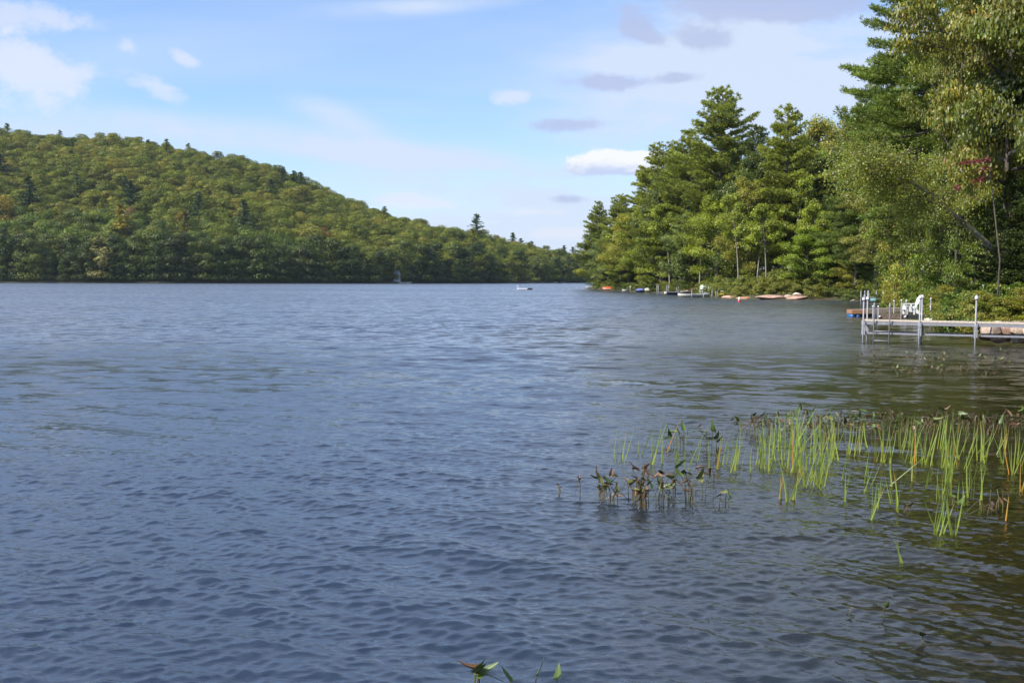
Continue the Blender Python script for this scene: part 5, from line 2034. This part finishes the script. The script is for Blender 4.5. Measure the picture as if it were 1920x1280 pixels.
def blade_strip(b, top, wd, bend, rng):
    """tapering reed blade from b to top, two faces wide with a keel"""
    n = 6
    d = top - b
    sd = np.array([rng.normal(), rng.normal() * .5, 0])
    sd = sd / np.linalg.norm(sd)
    nr = np.cross(d / np.linalg.norm(d), sd)
    V = []
    for i in range(n + 1):
        t = i / n
        c = b + d * t + bend * (t * t - t) * -1.0 + np.array([0, 0, -.15]) * np.linalg.norm(bend) * t * t
        w_ = wd * (1 - t ** 2.2) * .5 + .0008
        V += [c - sd * w_, c + nr * w_ * .45, c + sd * w_]
    Fc = []
    for i in range(n):
        a = 3 * i
        Fc += [(a, a + 1, a + 4, a + 3), (a + 1, a + 2, a + 5, a + 4)]
    return V, Fc, n


def reed_clump(x, y, hpx, n, spread, label, group, lean=0.0, orange=0.0, hv=.3, wd=.0135):
    rng = np.random.default_rng(int(x * 7 + y * 13))
    base = gr(x, y)
    Y = base.y
    Vs, Fs, Cs = [], [], []
    h0 = hpx / F * Y * 1.02
    for k in range(n):
        bx = rng.normal() * spread / F * Y * .5
        by = rng.normal() * spread / F * Y * 0.9
        h = h0 * rng.uniform(1 - hv, 1.12) if k else h0
        ln_ = lean + rng.normal() * .13 + (rng.normal() * .5 if rng.random() < .07 else 0)
        b = np.array([bx, by, 0.0])
        top = b + np.array([ln_ * h, rng.normal() * .06 * h, h * .995])
        below = b - (top - b) * (.13 / h)
        below[2] = -.13
        bend = np.array([rng.normal() * .14 * h, rng.normal() * .04 * h, 0])
        V, Fc, m_ = blade_strip(below, top, wd * rng.uniform(.65, 1.25), bend, rng)
        o = len(Vs)
        Vs += V
        Fs += [tuple(o + i for i in f) for f in Fc]
        org = rng.random() < orange * .6
        tipb = rng.random() < .2
        br = math.exp(rng.normal() * .16)
        for i in range(m_ + 1):
            t = i / m_
            if org:
                c = np.array([1.9, .62, .5]) * (1 - t) + np.array([1.3, .8, .8]) * t
            else:
                c = np.array([1.08, 1.02, .6]) * (1 - t) + np.array([.72, .92, 1.7]) * t
            if tipb and t > .8:
                c = c * np.array([1.6, .75, .5])
            Cs += [c * br] * 3
    me = np_mesh('reed_clump', np.array(Vs), np.array(Fs), M['reed'], col=np.array(Cs))
    o = link('reed_clump', me)
    o.location = base
    o.color = (0.33, 0.385, 0.06, 1)
    tag(o, label, 'reeds', group)
    return o


reeds = [  # base column, base row, height, blades, spread, lean, orange
    (1156, 859, 58, 2, 3, .10, 0), (1169, 863, 66, 2, 3, .34, 0), (1163, 857, 40, 2, 4, .1, .3), (1195, 850, 46, 1, 2, .1, 0), (1203, 852, 56, 2, 3, .40, .2), (1226, 872, 98, 2, 3, .22, 0), (1218, 870, 72, 2, 3, .02, 0),
    (1240, 868, 62, 2, 4, .02, 0), (1252, 850, 70, 1, 2, .25, 1), (1270, 868, 60, 4, 6, .06, 0), (1266, 884, 50, 2, 3, .08, 0), (1288, 880, 82, 3, 5, .12, 0), (1306, 864, 40, 2, 4, .05, 0), (1326, 880, 66, 3, 5, .04, .1),
    (1344, 880, 84, 3, 4, .28, .15), (1356, 870, 44, 2, 4, .1, 0), (1373, 884, 66, 5, 6, .05, 0), (1381, 870, 80, 5, 6, .1, .1), (1392, 892, 62, 1, 2, .05, 0), (1408, 890, 60, 2, 3, .08, 0), (1416, 866, 70, 3, 6, .06, 0),
    (1430, 876, 84, 7, 9, .08, .05), (1446, 880, 88, 7, 8, .06, .05), (1458, 862, 96, 9, 11, .05, .1), (1462, 934, 56, 3, 4, .05, .9), (1477, 940, 84, 4, 4, .03, 0), (1489, 938, 66, 3, 5, .08, .2), (1474, 876, 110, 10, 12, .05, 0),
    (1490, 884, 108, 10, 12, .06, .05), (1505, 880, 118, 9, 11, .04, 0), (1520, 912, 116, 9, 10, .06, .05), (1534, 908, 112, 9, 10, .05, 0), (1546, 888, 120, 8, 10, .04, 0), (1540, 915, 60, 4, 7, .1, .1), (1556, 866, 66, 3, 5, .05, .1),
    (1568, 862, 92, 4, 7, .0, 0), (1584, 940, 58, 4, 5, .02, .5), (1580, 900, 50, 2, 4, .25, 0), (1592, 852, 76, 5, 8, .04, 0), (1608, 846, 60, 4, 9, .08, .1), (1618, 905, 60, 3, 5, .06, 0), (1624, 922, 56, 3, 5, .06, 0),
    (1634, 972, 84, 5, 5, .08, 0), (1642, 950, 60, 3, 5, .06, 0), (1644, 866, 82, 6, 9, .05, .1), (1656, 868, 88, 4, 7, .10, .1), (1666, 870, 64, 4, 6, .02, 0), (1670, 910, 56, 2, 4, .05, 0), (1674, 945, 54, 2, 4, -.2, 0), (1681, 958, 84, 4, 4, .05, 0),
    (1690, 848, 74, 5, 8, .06, .1), (1702, 866, 66, 3, 7, .12, .05), (1708, 902, 50, 2, 4, .04, 0), (1718, 866, 78, 6, 9, .06, .05), (1730, 868, 80, 6, 9, .10, .1), (1737, 915, 40, 2, 4, .2, 0), (1744, 872, 84, 7, 9, .08, .05),
    (1758, 934, 62, 4, 8, .04, .1), (1768, 880, 110, 9, 9, .10, 0), (1775, 925, 92, 8, 7, .02, 0), (1782, 905, 86, 7, 7, .05, 0), (1757, 1000, 76, 6, 7, .08, 0), (1769, 998, 66, 3, 5, .12, 0), (1786, 1002, 82, 6, 6, -.04, 0), (1798, 858, 70, 5, 8, .1, .1),
    (1795, 870, 48, 1, 2, -.35, 1), (1812, 880, 76, 4, 6, .2, .1), (1820, 935, 82, 5, 8, .06, .1), (1836, 945, 78, 3, 4, .04, 0), (1840, 862, 92, 5, 6, .04, 0), (1850, 866, 74, 4, 6, .08, .1), (1868, 850, 40, 2, 4, .3, .2), (1880, 868, 56, 3, 4, .05, .1),
    (1896, 890, 78, 6, 7, .08, .1), (1908, 870, 70, 5, 7, .14, .15), (1916, 920, 62, 4, 6, .2, .3), (1804, 950, 52, 3, 6, -.15, .3), (1690, 1050, 44, 3, 4, -.08, 0), (1884, 975, 48, 1, 2, .1, 1), (1622, 838, 58, 4, 10, .05, .1), (1706, 838, 60, 5, 10, .06, .1), (1760, 842, 66, 5, 10, .1, .1),
    (1530, 852, 92, 8, 12, .05, .05), (1498, 850, 90, 8, 12, .06, .05), (1440, 850, 60, 5, 10, .05, .1), (1560, 838, 60, 5, 10, .02, .05), (1820, 850, 60, 4, 10, .12, .2), (1880, 840, 50, 4, 9, .1, .2),
]
zr = [(0, 1260, 0, 2000, 'at the left end of the reed bed'), (1260, 1430, 0, 2000, 'in the thin left part of the reed bed'), (1430, 1475, 0, 925, 'on the left flank of the tallest reed thicket'), (1475, 1520, 0, 925, 'in the heart of the tallest reed thicket'), (1520, 1560, 0, 925, 'on the right flank of the tallest reed thicket'), (1430, 1600, 925, 2000, 'at the near edge below the tallest thicket'),
      (1560, 1730, 0, 900, 'in the thin middle of the reed bed'), (1600, 1730, 900, 2000, 'standing apart in the water before the middle of the reed bed'), (1730, 1860, 0, 900, 'in the right thicket of the reed bed'), (1730, 1860, 900, 2000, 'in the front of the right thicket, nearest the viewer'), (1860, 2000, 0, 2000, 'at the right edge of the frame')]
for (x, y, hp_, n_, sp, ln_, og) in reeds:
    zn = [q[4] for q in zr if q[0] <= x < q[1] and q[2] <= y < q[3]]
    zn = zn[0] if zn else 'in the reed bed'
    zn = zn.replace(', nearest the viewer', '').replace('standing apart in the water before', 'in the water before')
    hp_ = hp_
    st = ('orange blade' if og == 1 else 'reed pair' if n_ == 2 else 'single reed blade' if n_ == 1 else 'rust streaked reeds' if og >= .3 else 'few green reeds' if n_ < 5 else 'dense reed clump')
    sz = 'tall ' if hp_ >= 85 else 'short ' if hp_ < 56 else ''
    lean_w = ' leaning right' if ln_ > .2 else ' leaning left' if ln_ < -.1 else ''
    reed_clump(x, y, hp_, n_, sp, (sz + st + lean_w + ' ' + zn), 'reeds ' + zn, ln_, og)

# ------------------------------------------------------------------ broad leaved water plants
ml = bpy.data.materials.new('water_plant_leaf')
ml.use_nodes = True
t = NT(ml.node_tree)
bs = t.n['Principled BSDF']
oi = t.node('ShaderNodeObjectInfo', outs=None)
tc = t.node('ShaderNodeTexCoord', outs=3)
spot = t.ss(t.noise(tc, 26.0, 4, .6), .50, .66)
cc = t.mix(t.m('MULTIPLY', spot, .6), oi.outputs['Color'], RGB(.10, .045, .02))
t.put(bs.inputs['Base Color'], cc)
bs.inputs['Roughness'].default_value = 0.42
bs.inputs['Subsurface Weight'].default_value = 0.0
ms = mat('water_plant_stem', (0.10, 0.085, 0.03), .5, var=.3, scale=30)
LG = [(0.055, 0.10, 0.014), (0.10, 0.16, 0.022), (0.035, 0.062, 0.014), (0.16, 0.17, 0.05)]
LB = [(0.11, 0.055, 0.025), (0.07, 0.03, 0.018), (0.17, 0.095, 0.05), (0.05, 0.03, 0.015)]
leaf_cache = {}


def pick_leaf(kind):
    """arrow shaped leaf blade along local x, folded on its midrib; withered ones are rolled"""
    if kind in leaf_cache:
        return leaf_cache[kind]
    rng = np.random.default_rng(900 + kind)
    fold = [.35, .6, 1.6, .2][kind]
    curl = [.15, -.25, .5, .3][kind]
    prof = [(-.16, .10), (-.10, .24), (.0, .26), (.15, .25), (.35, .21), (.55, .16), (.75, .10), (.9, .045), (1.0, .003)]
    V, Fc = [], []
    for i, (x, w_) in enumerate(prof):
        z = curl * x * x
        a = fold
        xm = max(x, -.02) if i < 2 else x
        wv = math.sin(i * 1.7) * .015
        V += [(x, -w_ * math.cos(a), z + w_ * math.sin(a) + wv), (x * .98, -w_ * .5 * math.cos(a), z + w_ * .42 * math.sin(a)), (xm, 0, z if i > 1 else 0), (x * .98, w_ * .5 * math.cos(a), z + w_ * .42 * math.sin(a)), (x, w_ * math.cos(a), z + w_ * math.sin(a) - wv)]
    for i in range(len(prof) - 1):
        for j in range(4):
            q = 5 * i + j
            Fc.append((q, q + 1, q + 6, q + 5))
    me = bpy.data.meshes.new('leaf')
    me.from_pydata(V, [], Fc)
    me.materials.append(ml)
    for p_ in me.polygons:
        p_.use_smooth = True
    leaf_cache[kind] = me
    return me


def water_plant(x, y, hpx, nl, wither, spread, label, group=None, lsz=.15, name='pickerelweed'):
    rng = np.random.default_rng(int(x * 3 + y * 17))
    base = gr(x, y)
    Y = base.y
    root = empty(name, base)
    tag(root, label, 'water plant', group)
    m = MB()
    for k in range(nl):
        h = hpx / F * Y * rng.uniform(.45, .95)
        bx, by = rng.normal() * spread * .3 / F * Y, rng.normal() * spread * .5 / F * Y
        tx = bx + rng.normal() * spread * .45 / F * Y
        ty = by + rng.normal() * .05
        wi = rng.random() < wither
        mid = Vector((bx * .8 + tx * .2, by, h * .6))
        m.tube([(bx, by, -.07), (bx, by, 0), mid, (tx, ty, h)], [.003, .0045, .004, .003], 5, False)
        kind = int(rng.choice([1, 2])) if wi else int(rng.choice([0, 0, 3]))
        o = link('leaf', pick_leaf(kind), root)
        o.location = (tx, ty, h)
        s_ = lsz * rng.uniform(.75, 1.2) * (.85 if wi else 1)
        o.scale = (s_, s_, s_)
        yaw = rng.uniform(0, 6.28)
        pt = rng.uniform(-1.2, .2) if not wi else rng.uniform(-1.1, 1.2)
        o.rotation_euler = (rng.normal() * .5, pt, yaw)
        c = (LB if wi else LG)[rng.integers(0, 4)]
        o.color = (*c, 1)
        if wi and rng.random() < .75:
            o2 = link('leaf', pick_leaf(int(rng.choice([1, 2]))), root)
            o2.location = tuple(mid)
            s2 = s_ * rng.uniform(.6, .95)
            o2.scale = (s2, s2, s2)
            o2.rotation_euler = (rng.normal() * .9, rng.uniform(-1.2, 1.2), rng.uniform(0, 6.28))
            o2.color = (*LB[rng.integers(0, 4)], 1)
        if wi and rng.random() < .5:
            # withered stalk folding over to the water
            m.tube([(tx, ty, h), (tx + rng.normal() * .04, ty, h * 1.05), (tx + rng.normal() * .1, ty + rng.normal() * .05, rng.uniform(0, .4) * h)], [.003, .003, .002], 4, False)
    m.build('stem', ms, root, True)


wp = [
    (1052, 928, 26, 2, .8, 12, 'wispy brown sprig at the far left of the plant line'),
    (1086, 932, 50, 2, 1, 6, 'single pinkish curled leaf on a thin stalk'),
    (1128, 940, 54, 6, .4, 22, 'tangled green and brown plant, left of the big withered one'),
    (1146, 944, 44, 4, .25, 16, 'green plant leaning right beside the tangled one'),
    (1180, 938, 42, 3, .6, 14, 'small plant with a dark blade pointing left'),
    (1202, 946, 78, 9, .9, 22, 'biggest withered brown plant of the near line'),
    (1208, 952, 46, 4, .3, 14, 'green leaves under the biggest withered plant'),
    (1246, 944, 60, 7, .35, 24, 'green plant with an upright spear leaf, centre of the line'),
    (1262, 926, 64, 3, .3, 14, 'lanky plant with a long pale stalk'),
    (1292, 942, 66, 6, .4, 22, 'arching green plant with a brown drooping tip'),
    (1326, 930, 60, 3, .8, 14, 'bent brown stalk beside the arching plant'),
    (1349, 946, 26, 1, 1, 4, 'tiny red brown bud on a stalk'),
    (1362, 944, 26, 2, 0, 8, 'tiny bright green leaf by the red brown bud'),
    (1258, 838, 34, 4, .3, 22, 'dark leafed plant at the left among thin reeds'),
    (1282, 836, 34, 4, .2, 20, 'dark round leaves just right of the first dark plant'),
    (1324, 850, 54, 5, .3, 18, 'tall dark leafed plant among the thin reeds'),
    (1344, 858, 40, 3, .4, 16, 'small olive plant among the thin reeds'),
    (1706, 960, 26, 3, .8, 14, 'floating brown leaf with an upright bud'),
    (1788, 948, 22, 2, .2, 12, 'pale leaf low beside the front reeds'),
    (1868, 956, 46, 4, .2, 22, 'large pale heart leaf at the right before the reeds'),
    (1852, 962, 30, 3, .7, 20, 'dull leaves beside the large pale heart leaf'),
    (1596, 1146, 8, 1, 0, 4, 'tiny dark leaf on open water, left of the lone green one'),
    (1663, 1160, 30, 1, 0, 4, 'lone upright green leaf on open water'),
    (1728, 1200, 26, 1, 0, 4, 'lone leaf right of the upright green leaf'),
    (898, 1286, 42, 4, .1, 28, 'dark green broad leaves rising from the bottom edge'),
    (1000, 1300, 66, 1, 0, 6, 'green leaf hooked to the right at the bottom edge'),
    (1044, 1300, 46, 1, .4, 6, 'yellowing leaf right of the hooked leaf at the bottom edge'),
    (958, 1292, 24, 1, 0, 6, 'low leaf between the broad leaves and the hooked leaf'),
]
for x, y, hp_, nl, wi, sp, lb in wp:
    water_plant(x, y, hp_, nl + (3 if nl > 3 and x < 1400 and y > 860 and y < 1000 else 0), min(1, wi * 1.3), sp, lb, lsz=(.085 if nl < 3 and y > 900 and y < 1250 else .12) if y > 860 else .15)
back = [(x, 806 + R.uniform(-4, 16)) for x in np.arange(1396, 1925, 17.0) + R.uniform(-5, 5, 32)]
for i, (x, y) in enumerate(back):
    if 1404 < x < 1412:
        continue
    z_ = 'behind the tallest reed thicket' if x < 1560 else 'behind the thin middle of the reed bed' if x < 1730 else 'behind the right reed thicket' if x < 1860 else 'at the right end of the back row'
    wi = [.9, .6, .3][i % 3]
    water_plant(x, y, 30 + 12 * (i % 2), 7, wi, 26, '%s %s plant %s' % ('taller' if i % 2 else 'low', ['withered brown', 'half withered', 'mostly green'][i % 3], z_), 'water plants ' + z_, lsz=.125)
for i in range(22):
    x = [1632, 1646, 1690, 1712, 1738, 1752, 1770, 1796, 1826, 1850, 1876, 1900][i % 12] + R.uniform(-8, 8)
    y = (664 if i < 12 else 690) + R.uniform(-6, 16) + (x - 1630) * .02
    z_ = 'below the ladder' if x < 1680 else 'in front of the middle dock post' if x < 1780 else 'in front of the boulders'
    water_plant(x, y, 9 + 5 * (i % 2), 9, .5, 26, '%s tuft of leaves on the water %s' % ('taller' if i % 2 else 'low', z_), 'leaf tufts on the water ' + z_, lsz=.10)

# ------------------------------------------------------------------ the air over the lake
hm = bpy.data.materials.new('haze')
hm.use_nodes = True
t = NT(hm.node_tree)
t.n.clear()
pv = t.node('ShaderNodeVolumePrincipled', outs=None)
pv.inputs['Color'].default_value = (0.72, 0.84, 1.0, 1)
pv.inputs['Density'].default_value = 0.00007
pv.inputs['Anisotropy'].default_value = 0.3
o = t.node('ShaderNodeOutputMaterial', outs=None)
t.l.new(pv.outputs[0], o.inputs['Volume'])
m = MB()
m.box((-1500, -120, -5.0), (1500, 1300, 190))
hz = m.build('haze', hm)
tag(hz, 'thin pale haze lying over the lake and the far hill', 'haze', kind='stuff')
S.cycles.volume_step_rate = 10
S.cycles.volume_bounces = 0
